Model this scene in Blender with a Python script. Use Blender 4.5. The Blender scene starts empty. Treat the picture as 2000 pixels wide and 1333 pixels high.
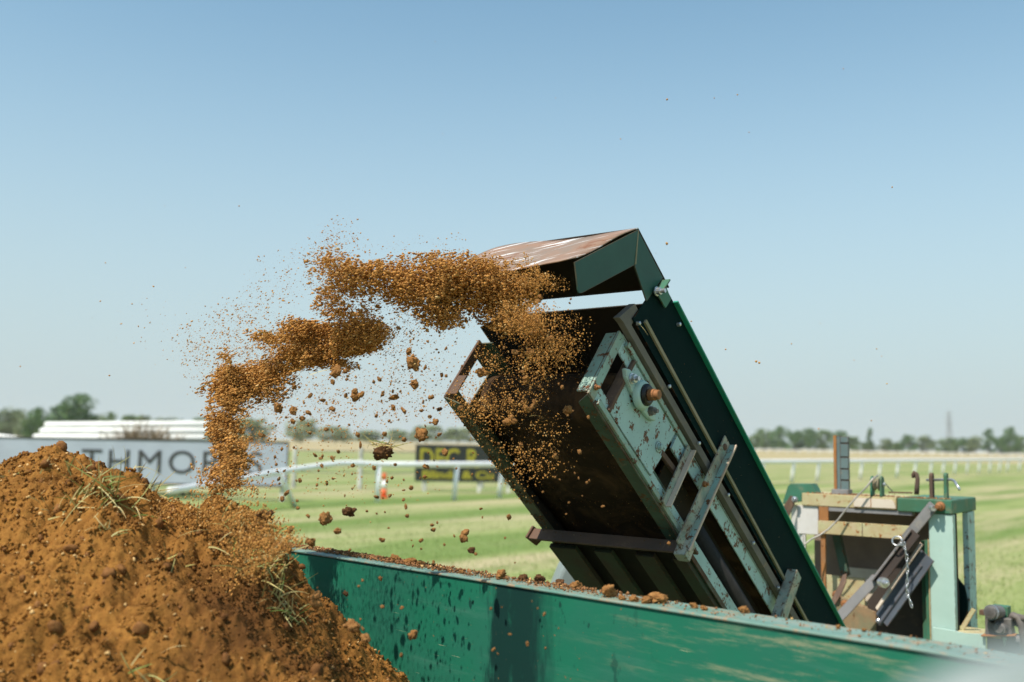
import bpy, bmesh, math, random, re
import numpy as np
from mathutils import Matrix, Vector

random.seed(7)
rng = np.random.default_rng(7)
S = bpy.context.scene
COL = S.collection

# ------------------------------------------------------------------ camera
CH = 1.8                                    # eye height
F_PX, HOR, ROLL = 1944.0, 865.0, math.atan(0.018)
PITCH = math.atan((HOR - 666.5) * math.cos(ROLL) / F_PX)
fwd = np.array([0, math.cos(PITCH), math.sin(PITCH)])
up0 = np.array([0, -math.sin(PITCH), math.cos(PITCH)])
rt0 = np.array([1.0, 0, 0])
RT = rt0 * math.cos(ROLL) + up0 * math.sin(ROLL)
UP = -rt0 * math.sin(ROLL) + up0 * math.cos(ROLL)
CP = np.array([0, 0, CH])
cam = bpy.data.cameras.new('camera')
cam.lens, cam.sensor_width = 35.0, 36.0
cam.clip_start, cam.clip_end = 0.02, 6000
cam.dof.use_dof = True
cam.dof.focus_distance = 3.3
cam.dof.aperture_fstop = 2.0
co = bpy.data.objects.new('camera', cam)
COL.objects.link(co)
M = Matrix.Identity(4)
for i in range(3):
    M[i][0], M[i][1], M[i][2], M[i][3] = RT[i], UP[i], -fwd[i], CP[i]
co.matrix_world = M
S.camera = co

# ------------------------------------------------------------------ sky, sun, exposure
SUN_DIR = np.array([-0.365, -0.385, 0.848])   # towards the sun: high, behind the camera's left shoulder
w = bpy.data.worlds.new('World')
S.world = w
w.use_nodes = True
nt = w.node_tree
nt.nodes.clear()
sky = nt.nodes.new('ShaderNodeTexSky')
sky.sky_type = 'NISHITA'
sky.sun_disc = False
sky.sun_elevation = math.asin(SUN_DIR[2])
sky.sun_rotation = math.atan2(SUN_DIR[0], SUN_DIR[1]) % (2 * math.pi)
sky.altitude = 0
sky.air_density = 1.0
sky.dust_density = 0.35
sky.ozone_density = 1.0
bg = nt.nodes.new('ShaderNodeBackground')
bg.inputs['Strength'].default_value = 0.097
wo = nt.nodes.new('ShaderNodeOutputWorld')
# pale band of hazy air low round the whole horizon, slight cool balance
tcw = nt.nodes.new('ShaderNodeTexCoord')
sxw = nt.nodes.new('ShaderNodeSeparateXYZ')
nt.links.new(tcw.outputs['Generated'], sxw.inputs[0])
mr = nt.nodes.new('ShaderNodeMapRange')
mr.interpolation_type = 'SMOOTHERSTEP'
mr.inputs['From Min'].default_value = 0.56
mr.inputs['From Max'].default_value = -0.10
nt.links.new(sxw.outputs[2], mr.inputs['Value'])
bal = nt.nodes.new('ShaderNodeMix')
bal.data_type, bal.blend_type = 'RGBA', 'MULTIPLY'
bal.inputs[0].default_value = 1.0
bal.inputs[7].default_value = (1.06, 1.27, 1.12, 1)
nt.links.new(sky.outputs[0], bal.inputs[6])
hz = nt.nodes.new('ShaderNodeMix')
hz.data_type = 'RGBA'
hz.inputs[7].default_value = (3.42, 4.02, 4.33, 1)
nt.links.new(mr.outputs[0], hz.inputs[0])
nt.links.new(bal.outputs[2], hz.inputs[6])
nt.links.new(hz.outputs[2], bg.inputs[0])
nt.links.new(bg.outputs[0], wo.inputs[0])
sl = bpy.data.lights.new('sun', 'SUN')
sl.energy = 3.6
sl.angle = math.radians(0.53)
sl.color = (1.0, 0.93, 0.82)
so = bpy.data.objects.new('sun', sl)
COL.objects.link(so)
so.rotation_euler = Vector(SUN_DIR).to_track_quat('Z', 'Y').to_euler()
S.view_settings.view_transform = 'Standard'
S.view_settings.look = 'None'
S.view_settings.gamma = 1.0
S.view_settings.use_curve_mapping = False
S.view_settings.exposure = 0.66
S.cycles.volume_bounces = 1
S.cycles.max_bounces = 8
S.cycles.volume_step_rate = 4


def at(x, y, Y=None, z=None):
    """point on the sight line through (x, y) of the 2000 x 1333 photograph, at depth Y or height z"""
    d = fwd * F_PX + RT * (x - 1000) + UP * (666.5 - y)
    return CP + d * (Y / d[1] if Y is not None else (z - CH) / d[2])


def hor(x):
    return HOR + 0.018 * (x - 1000)


# ------------------------------------------------------------------ noise in numpy
_perm = np.random.default_rng(3).permutation(512)
_perm = np.concatenate([_perm, _perm, _perm])
_val = np.random.default_rng(4).uniform(-1, 1, 512)


def vnoise(p):
    p = np.asarray(p, float)
    i = np.floor(p).astype(int)
    f = p - i
    f = f * f * (3 - 2 * f)
    i = i & 511
    out = 0
    for dx in (0, 1):
        for dy in (0, 1):
            for dz in (0, 1):
                h = _val[_perm[_perm[_perm[(i[:, 0] + dx) & 511] + ((i[:, 1] + dy) & 511)] + ((i[:, 2] + dz) & 511)] & 511]
                wx = f[:, 0] if dx else 1 - f[:, 0]
                wy = f[:, 1] if dy else 1 - f[:, 1]
                wz = f[:, 2] if dz else 1 - f[:, 2]
                out = out + h * wx * wy * wz
    return out


def fbm(p, o=4):
    p = np.asarray(p, float)
    a, s, t = 1.0, 1.0, 0
    for k in range(o):
        t = t + a * vnoise(p * s + 17.3 * k)
        a *= 0.5
        s *= 2.07
    return t


# ------------------------------------------------------------------ mesh building
class MB:
    def __init__(self):
        self.v, self.f = [], []

    def add(self, vs, fs):
        n = len(self.v)
        self.v += [tuple(float(c) for c in q) for q in vs]
        self.f += [tuple(i + n for i in q) for q in fs]
        return self

    def box(self, x0, x1, y0, y1, z0, z1):
        return self.add([(x0, y0, z0), (x1, y0, z0), (x1, y1, z0), (x0, y1, z0), (x0, y0, z1), (x1, y0, z1), (x1, y1, z1), (x0, y1, z1)],
                        [(0, 3, 2, 1), (4, 5, 6, 7), (0, 1, 5, 4), (1, 2, 6, 5), (2, 3, 7, 6), (3, 0, 4, 7)])

    def bar(self, p0, p1, wid, thk, side):
        """straight bar from p0 to p1; wid along side, thk across"""
        p0, p1, side = Vector(p0), Vector(p1), Vector(side)
        d = (p1 - p0).normalized()
        s = (side - d * side.dot(d)).normalized()
        n = d.cross(s)
        vs = []
        for p in (p0, p1):
            for a, b in ((-1, -1), (1, -1), (1, 1), (-1, 1)):
                vs.append(p + s * (a * wid / 2) + n * (b * thk / 2))
        return self.add(vs, [(0, 3, 2, 1), (4, 5, 6, 7), (0, 1, 5, 4), (1, 2, 6, 5), (2, 3, 7, 6), (3, 0, 4, 7)])

    def prism(self, poly, axis, a0, a1):
        """polygon in the two other axes, extruded along axis from a0 to a1"""
        n = len(poly)
        def mk(p, a):
            return {0: (a, p[0], p[1]), 1: (p[0], a, p[1]), 2: (p[0], p[1], a)}[axis]
        vs = [mk(p, a0) for p in poly] + [mk(p, a1) for p in poly]
        fs = [tuple(range(n))[::-1], tuple(range(n, 2 * n))]
        fs += [(i, (i + 1) % n, n + (i + 1) % n, n + i) for i in range(n)]
        return self.add(vs, fs)

    def tube(self, pts, r, seg=10, caps=True):
        pts = [Vector(p) for p in pts]
        rs = r if hasattr(r, '__len__') else [r] * len(pts)
        ref = None
        vs, fs = [], []
        for i, p in enumerate(pts):
            d = (pts[min(i + 1, len(pts) - 1)] - pts[max(i - 1, 0)]).normalized()
            if ref is None:
                ref = d.orthogonal().normalized()
            ref = (ref - d * ref.dot(d)).normalized()
            b = d.cross(ref)
            for k in range(seg):
                a = 2 * math.pi * k / seg
                vs.append(p + (ref * math.cos(a) + b * math.sin(a)) * rs[i])
        for i in range(len(pts) - 1):
            for k in range(seg):
                k2 = (k + 1) % seg
                fs.append((i * seg + k, i * seg + k2, (i + 1) * seg + k2, (i + 1) * seg + k))
        if caps:
            fs.append(tuple(range(seg))[::-1])
            fs.append(tuple(range((len(pts) - 1) * seg, len(pts) * seg)))
        return self.add(vs, fs)

    def lathe(self, c, axis, prof, seg=20):
        """prof: list of (distance along axis, radius)"""
        c, axis = Vector(c), Vector(axis).normalized()
        r0 = axis.orthogonal().normalized()
        b = axis.cross(r0)
        vs, fs = [], []
        for h, r in prof:
            for k in range(seg):
                a = 2 * math.pi * k / seg
                vs.append(c + axis * h + (r0 * math.cos(a) + b * math.sin(a)) * max(r, 1e-5))
        for i in range(len(prof) - 1):
            for k in range(seg):
                k2 = (k + 1) % seg
                fs.append((i * seg + k, i * seg + k2, (i + 1) * seg + k2, (i + 1) * seg + k))
        fs.append(tuple(range(seg))[::-1])
        fs.append(tuple(range((len(prof) - 1) * seg, len(prof) * seg)))
        return self.add(vs, fs)

    def build(self, name, m, parent=None, bevel=0.0, smooth=False):
        me = bpy.data.meshes.new(name)
        me.from_pydata(self.v, [], self.f)
        bm = bmesh.new()
        bm.from_mesh(me)
        bmesh.ops.recalc_face_normals(bm, faces=bm.faces)
        bm.to_mesh(me)
        bm.free()
        return link(name, me, m, parent, bevel, smooth)


def link(name, me, m, parent=None, bevel=0.0, smooth=False):
    o = bpy.data.objects.new(name, me)
    COL.objects.link(o)
    if m is not None and not me.materials:
        me.materials.append(m)
    if smooth:
        me.shade_smooth()
    if bevel:
        b = o.modifiers.new('edge', 'BEVEL')
        b.width, b.segments, b.limit_method, b.angle_limit = bevel, 2, 'ANGLE', math.radians(35)
        b.harden_normals = False
    if parent is not None:
        o.parent = parent
    return o


def np_mesh(name, V, Fa, m, parent=None, smooth=False):
    """V (n,3), Fa (k, 3 or 4)"""
    me = bpy.data.meshes.new(name)
    k = Fa.shape[1]
    me.vertices.add(len(V))
    me.vertices.foreach_set('co', np.ascontiguousarray(V, np.float32).ravel())
    me.loops.add(Fa.size)
    me.loops.foreach_set('vertex_index', np.ascontiguousarray(Fa, np.int32).ravel())
    me.polygons.add(len(Fa))
    me.polygons.foreach_set('loop_start', np.arange(0, Fa.size, k, dtype=np.int32))
    me.update(calc_edges=True)
    me.validate()
    return link(name, me, m, parent, 0, smooth)


def tag(o, label=None, cat=None, group=None, kind=None):
    if label: o['label'] = label
    if cat: o['category'] = cat
    if group: o['group'] = group
    if kind: o['kind'] = kind
    return o


def thing(name, label, cat, loc=(0, 0, 0), mat3=None, group=None):
    o = bpy.data.objects.new(name, None)
    COL.objects.link(o)
    o.empty_display_size = 0.1
    mw = Matrix.Identity(4)
    if mat3 is not None:
        for i in range(3):
            for j in range(3):
                mw[i][j] = float(mat3[i][j])
    for i in range(3):
        mw[i][3] = float(loc[i])
    o.matrix_world = mw
    return tag(o, label, cat, group)


def copy_thing(o, loc=None):
    c = o.copy()
    COL.objects.link(c)
    for ch in o.children:
        d = ch.copy()
        COL.objects.link(d)
        d.parent = c
        for g in ch.children:
            e = g.copy()
            COL.objects.link(e)
            e.parent = d
    if loc is not None:
        c.location = loc
    return c


# ------------------------------------------------------------------ materials
class NT:
    def __init__(self, name):
        self.m = bpy.data.materials.new(name)
        self.m.use_nodes = True
        self.t = self.m.node_tree
        self.b = self.t.nodes['Principled BSDF']
        self.o = self.t.nodes['Material Output']
        self.tc = self.t.nodes.new('ShaderNodeTexCoord').outputs['Object']

    def n(self, typ, **kw):
        d = self.t.nodes.new(typ)
        for k, v in kw.items():
            setattr(d, k, v)
        return d

    def l(self, a, b):
        self.t.links.new(a, b)

    def noise(self, scale, detail=4, rough=0.55, vec=None, dist=0.0):
        d = self.n('ShaderNodeTexNoise')
        d.inputs['Scale'].default_value = scale
        d.inputs['Detail'].default_value = detail
        d.inputs['Roughness'].default_value = rough
        d.inputs['Distortion'].default_value = dist
        self.l(vec if vec is not None else self.tc, d.inputs['Vector'])
        return d.outputs['Fac']

    def stretch(self, sx, sy, sz, rot=(0, 0, 0)):
        d = self.n('ShaderNodeMapping')
        d.inputs['Scale'].default_value = (sx, sy, sz)
        d.inputs['Rotation'].default_value = rot
        self.l(self.tc, d.inputs['Vector'])
        return d.outputs[0]

    def along(self, d, lo, hi):
        """coordinates drawn out along direction d"""
        d = Vector(d).normalized()
        e = d.orthogonal().normalized()
        g = d.cross(e)
        c = self.n('ShaderNodeCombineXYZ')
        for k, (ax, s) in enumerate(((d, lo), (e, hi), (g, hi))):
            q = self.n('ShaderNodeVectorMath', operation='DOT_PRODUCT')
            self.l(self.tc, q.inputs[0])
            q.inputs[1].default_value = ax * s
            self.l(q.outputs['Value'], c.inputs[k])
        return c.outputs[0]

    def ramp(self, fac, a, b):
        d = self.n('ShaderNodeMapRange', interpolation_type='SMOOTHSTEP')
        d.inputs['From Min'].default_value = a
        d.inputs['From Max'].default_value = b
        self.l(fac, d.inputs['Value'])
        return d.outputs[0]

    def math(self, op, a, b):
        d = self.n('ShaderNodeMath', operation=op)
        for k, v in ((0, a), (1, b)):
            if isinstance(v, (int, float)):
                d.inputs[k].default_value = v
            else:
                self.l(v, d.inputs[k])
        return d.outputs[0]

    def mix(self, fac, a, b):
        d = self.n('ShaderNodeMix', data_type='RGBA')
        if isinstance(fac, (int, float)):
            d.inputs[0].default_value = fac
        else:
            self.l(fac, d.inputs[0])
        for k, v in ((6, a), (7, b)):
            if isinstance(v, tuple):
                d.inputs[k].default_value = (*v, 1)
            else:
                self.l(v, d.inputs[k])
        return d.outputs[2]

    def edge(self, radius=0.004):
        bv = self.n('ShaderNodeBevel', samples=4)
        bv.inputs['Radius'].default_value = radius
        g = self.n('ShaderNodeNewGeometry')
        q = self.n('ShaderNodeVectorMath', operation='DOT_PRODUCT')
        self.l(bv.outputs[0], q.inputs[0])
        self.l(g.outputs['Normal'], q.inputs[1])
        return self.ramp(q.outputs['Value'], 0.985, 0.90)

    def bump(self, h, strength, dist=0.01):
        d = self.n('ShaderNodeBump')
        d.inputs['Strength'].default_value = strength
        d.inputs['Distance'].default_value = dist
        self.l(h, d.inputs['Height'])
        self.l(d.outputs[0], self.b.inputs['Normal'])

    def fin(self, col, rough=0.6, metal=0.0, spec=0.35):
        if isinstance(col, tuple):
            self.b.inputs['Base Color'].default_value = (*col, 1)
        else:
            self.l(col, self.b.inputs['Base Color'])
        if isinstance(rough, (int, float)):
            self.b.inputs['Roughness'].default_value = rough
        else:
            self.l(rough, self.b.inputs['Roughness'])
        self.b.inputs['Metallic'].default_value = metal
        self.b.inputs['Specular IOR Level'].default_value = spec
        return self.m


RUST = (0.17, 0.062, 0.022)
RUST_D = (0.06, 0.026, 0.014)
DUST = (0.34, 0.22, 0.12)


def paint(name, col, col2=None, rust=0.5, edge_rust=0.7, dust=0.25, scale=9.0, rough=0.45, rust_col=RUST, dust_col=DUST, edge_r=0.005, spec=0.35):
    """old machine paint: faded patches, rust spots and runs, rust on edges, soil dust"""
    k = NT(name)
    col2 = col2 or tuple(c * 0.72 for c in col)
    c = k.mix(k.ramp(k.noise(scale * 0.6, 5, 0.6), 0.35, 0.68), col, col2)
    fine = k.noise(scale * 5, 6, 0.65)
    if dust > 0:
        c = k.mix(k.math('MULTIPLY', k.ramp(k.noise(scale * 0.9, 6, 0.7, dist=0.6), 0.62 - dust * 0.4, 0.86 - dust * 0.25), 0.75), c, dust_col)
    rc = k.mix(k.ramp(k.noise(scale * 8, 3), 0.3, 0.7), rust_col, tuple(q * 0.42 for q in rust_col))
    if rust > 0:
        sp = k.ramp(k.math('ADD', k.math('MULTIPLY', k.noise(scale * 2.2, 6, 0.68), 0.72), k.math('MULTIPLY', k.noise(scale * 9, 3), 0.28)),
                    0.70 - rust * 0.17, 0.745 - rust * 0.165)
        c = k.mix(sp, c, rc)
    if edge_rust > 0:
        e = k.math('MULTIPLY', k.edge(edge_r), k.ramp(k.noise(scale * 3, 5, 0.65), 0.62 - edge_rust * 0.35, 0.72 - edge_rust * 0.3))
        c = k.mix(e, c, rc)
    k.bump(fine, 0.25, 0.003)
    return k.fin(c, k.ramp(k.noise(scale * 2, 3), -1.2 + rough * 1.6, 1.2 + rough * 0.8) if False else rough + 0.12, 0, spec)


MINT = paint('mint_paint', (0.38, 0.54, 0.52), (0.31, 0.455, 0.44), rust=0.98, edge_rust=1.0, dust=0.12, scale=10)
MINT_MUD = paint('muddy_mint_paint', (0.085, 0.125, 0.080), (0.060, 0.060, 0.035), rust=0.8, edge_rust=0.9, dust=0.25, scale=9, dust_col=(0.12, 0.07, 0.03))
MINT_RUSTY = paint('mint_paint_rusty', (0.28, 0.43, 0.37), (0.21, 0.30, 0.25), rust=0.95, edge_rust=1.1, dust=0.4, scale=10)
MINT_UNDER = paint('mint_underside_shaded', (0.055, 0.105, 0.075), (0.035, 0.06, 0.04), rust=0.8, edge_rust=1.0, dust=0.1, scale=9)  # darker copy of the rusty mint, underside shade put into the colour
MINT_CLEAN = paint('mint_paint_clean', (0.42, 0.57, 0.51), (0.37, 0.52, 0.46), rust=0.10, edge_rust=0.55, dust=0.05, scale=6)
GREEN_D = paint('dark_green_paint', (0.005, 0.019, 0.018), (0.004, 0.014, 0.0145), rust=0.10, edge_rust=0.35, dust=0.0, scale=5, rough=0.5, spec=0.02)
GREEN_H = paint('hood_green_paint', (0.020, 0.085, 0.062), (0.016, 0.062, 0.046), rust=0.35, edge_rust=0.9, dust=0.05, scale=6, rough=0.4)
GREEN_E = paint('bright_green_edge', (0.015, 0.27, 0.17), (0.03, 0.26, 0.18), rust=0.25, edge_rust=0.3, dust=0.12, scale=7, dust_col=(0.4, 0.42, 0.42))  # lit copy of the green wall paint, sunlight put into the colour
GREEN_M = paint('mid_green_paint', (0.045, 0.17, 0.11), (0.05, 0.13, 0.07), rust=0.35, edge_rust=0.6, dust=0.3, scale=8)
RUSTY = paint('rusty_steel', (0.13, 0.075, 0.050), (0.095, 0.062, 0.045), rust=0.5, edge_rust=0.5, dust=0.2, scale=12, rough=0.7)
RUST_OR = paint('orange_rust', (0.36, 0.15, 0.045), (0.26, 0.12, 0.05), rust=0.5, edge_rust=0.4, dust=0.3, scale=14, rough=0.75)
DUSTY_MINT = paint('dusty_yellow_mint', (0.46, 0.45, 0.25), (0.42, 0.33, 0.17), rust=0.85, edge_rust=1.0, dust=0.55, scale=13, rough=0.7, rust_col=(0.42, 0.16, 0.04), dust_col=(0.50, 0.40, 0.26))
BEIGE = paint('dusty_beige', (0.66, 0.58, 0.48), (0.58, 0.50, 0.40), rust=0.2, edge_rust=0.8, dust=0.2, scale=8, rough=0.7, rust_col=(0.38, 0.15, 0.04))
GREY_ST = paint('grey_steel', (0.25, 0.245, 0.25), (0.19, 0.185, 0.18), rust=0.25, edge_rust=0.8, dust=0.15, scale=9, rough=0.42, dust_col=(0.36, 0.31, 0.25))
GREY_BL = paint('blue_grey_paint', (0.085, 0.10, 0.12), (0.07, 0.08, 0.095), rust=0.15, edge_rust=0.6, dust=0.08, scale=8, rough=0.4)
STRIP = paint('grey_rubber_strip', (0.17, 0.15, 0.125), (0.12, 0.11, 0.095), rust=0.1, edge_rust=0.0, dust=0.2, scale=10, rough=0.8)
TRIM = paint('beige_trim', (0.30, 0.25, 0.17), (0.22, 0.20, 0.12), rust=0.1, edge_rust=0.0, dust=0.2, scale=12, rough=0.8)
DARK_IN = paint('dark_brown_steel', (0.055, 0.040, 0.032), (0.04, 0.03, 0.026), rust=0.2, edge_rust=0.3, dust=0.15, scale=8, rough=0.75, dust_col=(0.16, 0.10, 0.06))
BROWN_P = paint('brown_dirty_panel', (0.24, 0.175, 0.135), (0.18, 0.13, 0.10), rust=0.3, edge_rust=0.4, dust=0.3, scale=6, rough=0.8)
WHITE_P = paint('dirty_white_paint', (0.62, 0.60, 0.57), (0.52, 0.50, 0.46), rust=0.12, edge_rust=0.7, dust=0.1, scale=5, rough=0.5)


def simple(name, col, rough=0.5, metal=0.0, var=0.2, scale=20, bump=0.0):
    k = NT(name)
    f = k.noise(scale, 5, 0.6)
    c = k.mix(k.ramp(f, 0.3, 0.7), tuple(q * (1 + var) for q in col), tuple(q * (1 - var) for q in col))
    if bump:
        k.bump(f, bump, 0.01)
    return k.fin(c, rough, metal)


ZINC = simple('zinc_bolt', (0.55, 0.56, 0.58), 0.3, 0.8)
SHAFT = simple('rusty_shaft', (0.30, 0.13, 0.05), 0.6, 0.3)
BLACK_RUB = simple('black_rubber', (0.018, 0.016, 0.015), 0.7, 0, 0.3, 12, 0.3)
GREASE = simple('black_grease', (0.012, 0.010, 0.009), 0.35)
WHITE_PL = simple('white_plastic', (0.91, 0.91, 0.92), 0.45, 0, 0.05, 2)
def translucent(m, f=0.35, col=(0.9, 0.9, 0.9)):
    t_ = m.node_tree
    tr_ = t_.nodes.new('ShaderNodeBsdfTranslucent')
    tr_.inputs[0].default_value = (*col, 1)
    mx = t_.nodes.new('ShaderNodeMixShader')
    mx.inputs[0].default_value = f
    t_.links.new(t_.nodes['Principled BSDF'].outputs[0], mx.inputs[1])
    t_.links.new(tr_.outputs[0], mx.inputs[2])
    t_.links.new(mx.outputs[0], t_.nodes['Material Output'].inputs['Surface'])


translucent(WHITE_PL, 0.06, (0.95, 0.95, 0.95))
CREAM_PL = simple('old_white_plastic', (0.90, 0.89, 0.84), 0.5, 0, 0.06, 1.5)
translucent(CREAM_PL, 0.08, (0.95, 0.94, 0.88))
GREY_W = simple('weathered_grey_wood', (0.50, 0.50, 0.46), 0.8, 0, 0.3, 3)
WIRE = simple('dark_wire', (0.20, 0.20, 0.18), 0.5, 0.5)
CABLE = simple('steel_cable', (0.40, 0.37, 0.33), 0.5, 0.3)
BANNER = simple('pale_grey_banner', (0.37, 0.41, 0.48), 0.6, 0, 0.06, 1.5)
LETTER = simple('dark_grey_letter', (0.045, 0.045, 0.045), 0.6)
SIGN_K = simple('black_sign_board', (0.020, 0.024, 0.022), 0.6)
SIGN_Y = simple('yellow_letter', (0.30, 0.27, 0.025), 0.6, 0, 0.12, 3)
ORANGE = simple('orange_cone_plastic', (0.75, 0.12, 0.03), 0.5)
PYL = simple('galvanised_lattice', (0.28, 0.30, 0.32), 0.6)
TIMBER = simple('old_timber', (0.20, 0.15, 0.10), 0.85, 0, 0.3, 4)
PALE_GREY = simple('pale_grey_enamel', (0.22, 0.26, 0.25), 0.45, 0, 0.06, 8)
VALVE = simple('grey_cast_metal', (0.16, 0.145, 0.135), 0.5, 0.3, 0.3, 25, 0.1)

BRACE = paint('scabby_rusty_mint', (0.22, 0.33, 0.28), (0.15, 0.15, 0.12), rust=0.95, edge_rust=0.5, dust=0.75, scale=13, rough=0.7, rust_col=(0.20, 0.10, 0.055), dust_col=(0.50, 0.42, 0.31), edge_r=0.009)
RUST_FL = paint('rusty_brown_floor', (0.26, 0.16, 0.09), (0.20, 0.20, 0.12), rust=0.7, edge_rust=0.4, dust=0.4, scale=10, rough=0.8)
CREAM_R = paint('bare_worn_steel', (0.55, 0.43, 0.33), (0.44, 0.30, 0.20), rust=0.45, edge_rust=0.2, dust=0.1, scale=16, rough=0.6)
CORNER_R = paint('dark_rust_corner', (0.085, 0.042, 0.024), (0.12, 0.15, 0.11), rust=0.7, edge_rust=0.2, dust=0.1, scale=12, rough=0.75)
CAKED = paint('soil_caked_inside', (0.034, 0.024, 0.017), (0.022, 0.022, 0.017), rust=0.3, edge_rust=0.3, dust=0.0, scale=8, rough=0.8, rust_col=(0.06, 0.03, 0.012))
RIB = paint('muddy_green_rib_shaded', (0.030, 0.048, 0.030), (0.040, 0.030, 0.020), rust=0.5, edge_rust=0.5, dust=0.05, scale=9, rough=0.7)  # muddy dark version of the underside mint, shade put into the colour
k = NT('conveyor_belt_rubber')
f1, f2 = k.noise(7, 6, 0.65, dist=0.8), k.noise(60, 4)
c = k.mix(k.ramp(f1, 0.42, 0.66), (0.034, 0.022, 0.014), (0.085, 0.048, 0.025))
c = k.mix(k.ramp(f2, 0.66, 0.72), c, (0.13, 0.065, 0.022))
k.bump(f1, 0.5, 0.02)
BELT = k.fin(c, 0.92, 0, 0.05)

# rusty hood sheet with bright scrapes drawn across it
k = NT('scraped_rusty_sheet')
c = k.mix(k.ramp(k.noise(7, 6, 0.65), 0.36, 0.62), (0.280, 0.165, 0.108), (0.23, 0.170, 0.128))
c = k.mix(k.ramp(k.noise(11, 6, 0.7), 0.55, 0.68), c, (0.20, 0.085, 0.038))
c = k.mix(k.ramp(k.noise(5, 5, 0.7), 0.58, 0.72), c, (0.22, 0.26, 0.21))
sv = k.along((0.40, 0.127, 0.262), 4.0, 42.0)
scr = k.ramp(k.noise(1.0, 3, 0.6, sv), 0.555, 0.62)
reg = k.ramp(k.noise(5.5, 3, 0.5), 0.40, 0.56)
c = k.mix(k.math('MULTIPLY', scr, reg), c, (0.72, 0.70, 0.68))
k.bump(k.noise(50, 5), 0.2, 0.004)
HOOD_TOP = k.fin(c, 0.6, 0, 0.4)

# trailer board: worn green, scratches drawn out lengthwise
k = NT('worn_green_board')
c = k.mix(k.ramp(k.noise(3.0, 5, 0.6), 0.35, 0.65), (0.010, 0.148, 0.084), (0.018, 0.138, 0.088))
c = k.mix(k.math('MULTIPLY', k.ramp(k.noise(1.0, 6, 0.7, k.stretch(1.6, 1, 14)), 0.52, 0.78), 0.6), c, (0.075, 0.205, 0.15))
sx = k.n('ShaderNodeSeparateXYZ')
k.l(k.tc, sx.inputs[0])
wear = k.math('MULTIPLY', k.ramp(k.noise(1.0, 6, 0.75, k.stretch(3.0, 1, 26)), 0.50, 0.66), k.ramp(sx.outputs[0], 0.1, 1.1))
c = k.mix(k.math('MULTIPLY', wear, 0.65), c, (0.36, 0.33, 0.20))
scr = k.ramp(k.noise(1.0, 4, 0.6, k.stretch(5, 1, 160, (0, 0.03, 0))), 0.66, 0.70)
c = k.mix(k.math('MULTIPLY', scr, k.ramp(k.noise(4, 2), 0.48, 0.6)), c, (0.42, 0.42, 0.26))
c = k.mix(k.ramp(k.noise(38, 4, 0.7), 0.70, 0.76), c, (0.30, 0.42, 0.36))
damp = k.ramp(k.noise(1.0, 6, 0.65, k.stretch(9, 1, 2.2)), 0.60, 0.70)
dz = k.math('MULTIPLY', k.ramp(sx.outputs[0], -0.22, -0.02), k.ramp(sx.outputs[0], 0.5, 0.2))
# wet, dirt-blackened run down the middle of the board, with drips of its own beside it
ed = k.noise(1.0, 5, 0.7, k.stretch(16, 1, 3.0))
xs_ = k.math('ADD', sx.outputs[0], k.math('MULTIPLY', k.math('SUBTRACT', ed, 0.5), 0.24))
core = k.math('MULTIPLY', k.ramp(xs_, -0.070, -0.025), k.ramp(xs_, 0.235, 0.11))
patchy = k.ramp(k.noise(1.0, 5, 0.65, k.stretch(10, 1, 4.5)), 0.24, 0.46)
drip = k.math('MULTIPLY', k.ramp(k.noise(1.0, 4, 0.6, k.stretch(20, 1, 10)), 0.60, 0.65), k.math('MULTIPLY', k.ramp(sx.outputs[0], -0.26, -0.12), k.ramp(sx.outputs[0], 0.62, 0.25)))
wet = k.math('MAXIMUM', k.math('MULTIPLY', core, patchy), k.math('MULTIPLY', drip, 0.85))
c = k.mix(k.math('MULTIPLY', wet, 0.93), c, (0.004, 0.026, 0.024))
c = k.mix(k.math('MULTIPLY', k.ramp(k.noise(70, 3, 0.6), 0.66, 0.70), k.ramp(k.noise(5, 3), 0.42, 0.58)), c, (0.20, 0.115, 0.045))
dent = k.n('ShaderNodeBump'); dent.inputs['Strength'].default_value = 0.35; dent.inputs['Distance'].default_value = 0.03
k.l(k.noise(2.2, 3, 0.5), dent.inputs['Height'])
fine_b = k.n('ShaderNodeBump'); fine_b.inputs['Strength'].default_value = 0.12; fine_b.inputs['Distance'].default_value = 0.004
k.l(k.noise(60, 5, 0.7), fine_b.inputs['Height'])
k.l(dent.outputs[0], fine_b.inputs['Normal'])
BOARD = k.fin(c, 0.62, 0, 0.22)
k.l(fine_b.outputs[0], k.b.inputs['Normal'])

k = NT('pale_worn_ledge_paint')
c = k.mix(k.ramp(k.noise(1.0, 6, 0.7, k.stretch(4, 18, 10)), 0.36, 0.62), (0.11, 0.235, 0.19), (0.21, 0.285, 0.24))
c = k.mix(k.ramp(k.noise(24, 6, 0.7), 0.50, 0.64), c, (0.33, 0.24, 0.15))
LEDGE = k.fin(c, 0.55, 0, 0.4)


def soil_mat(name, a, b, island=True, bump=0.5, scale=60):
    k = NT(name)
    f = k.noise(scale, 6, 0.7)
    c = k.mix(k.ramp(f, 0.30, 0.70), a, b)
    if 'heap' in name:
        c = k.mix(k.math('MULTIPLY', k.ramp(k.noise(5.5, 5, 0.7, dist=0.8), 0.46, 0.66), 0.6), c, (b[0] * 0.5, b[1] * 0.46, b[2] * 0.42))
    if island:
        g = k.n('ShaderNodeNewGeometry')
        r = g.outputs['Random Per Island']
        c = k.mix(k.math('MULTIPLY', k.math('POWER', r, 1.6), 0.45), c, (b[0] * 0.34, b[1] * 0.28, b[2] * 0.30))
        c = k.mix(k.ramp(r, 0.93, 0.95), c, (0.62, 0.40, 0.17))
    k.bump(f, bump, 0.006)
    return k.fin(c, 0.92, 0, 0.12)


SOIL = soil_mat('dry_soil_heap', (0.325, 0.152, 0.034), (0.210, 0.090, 0.020), False, 1.0, 60)


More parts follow.
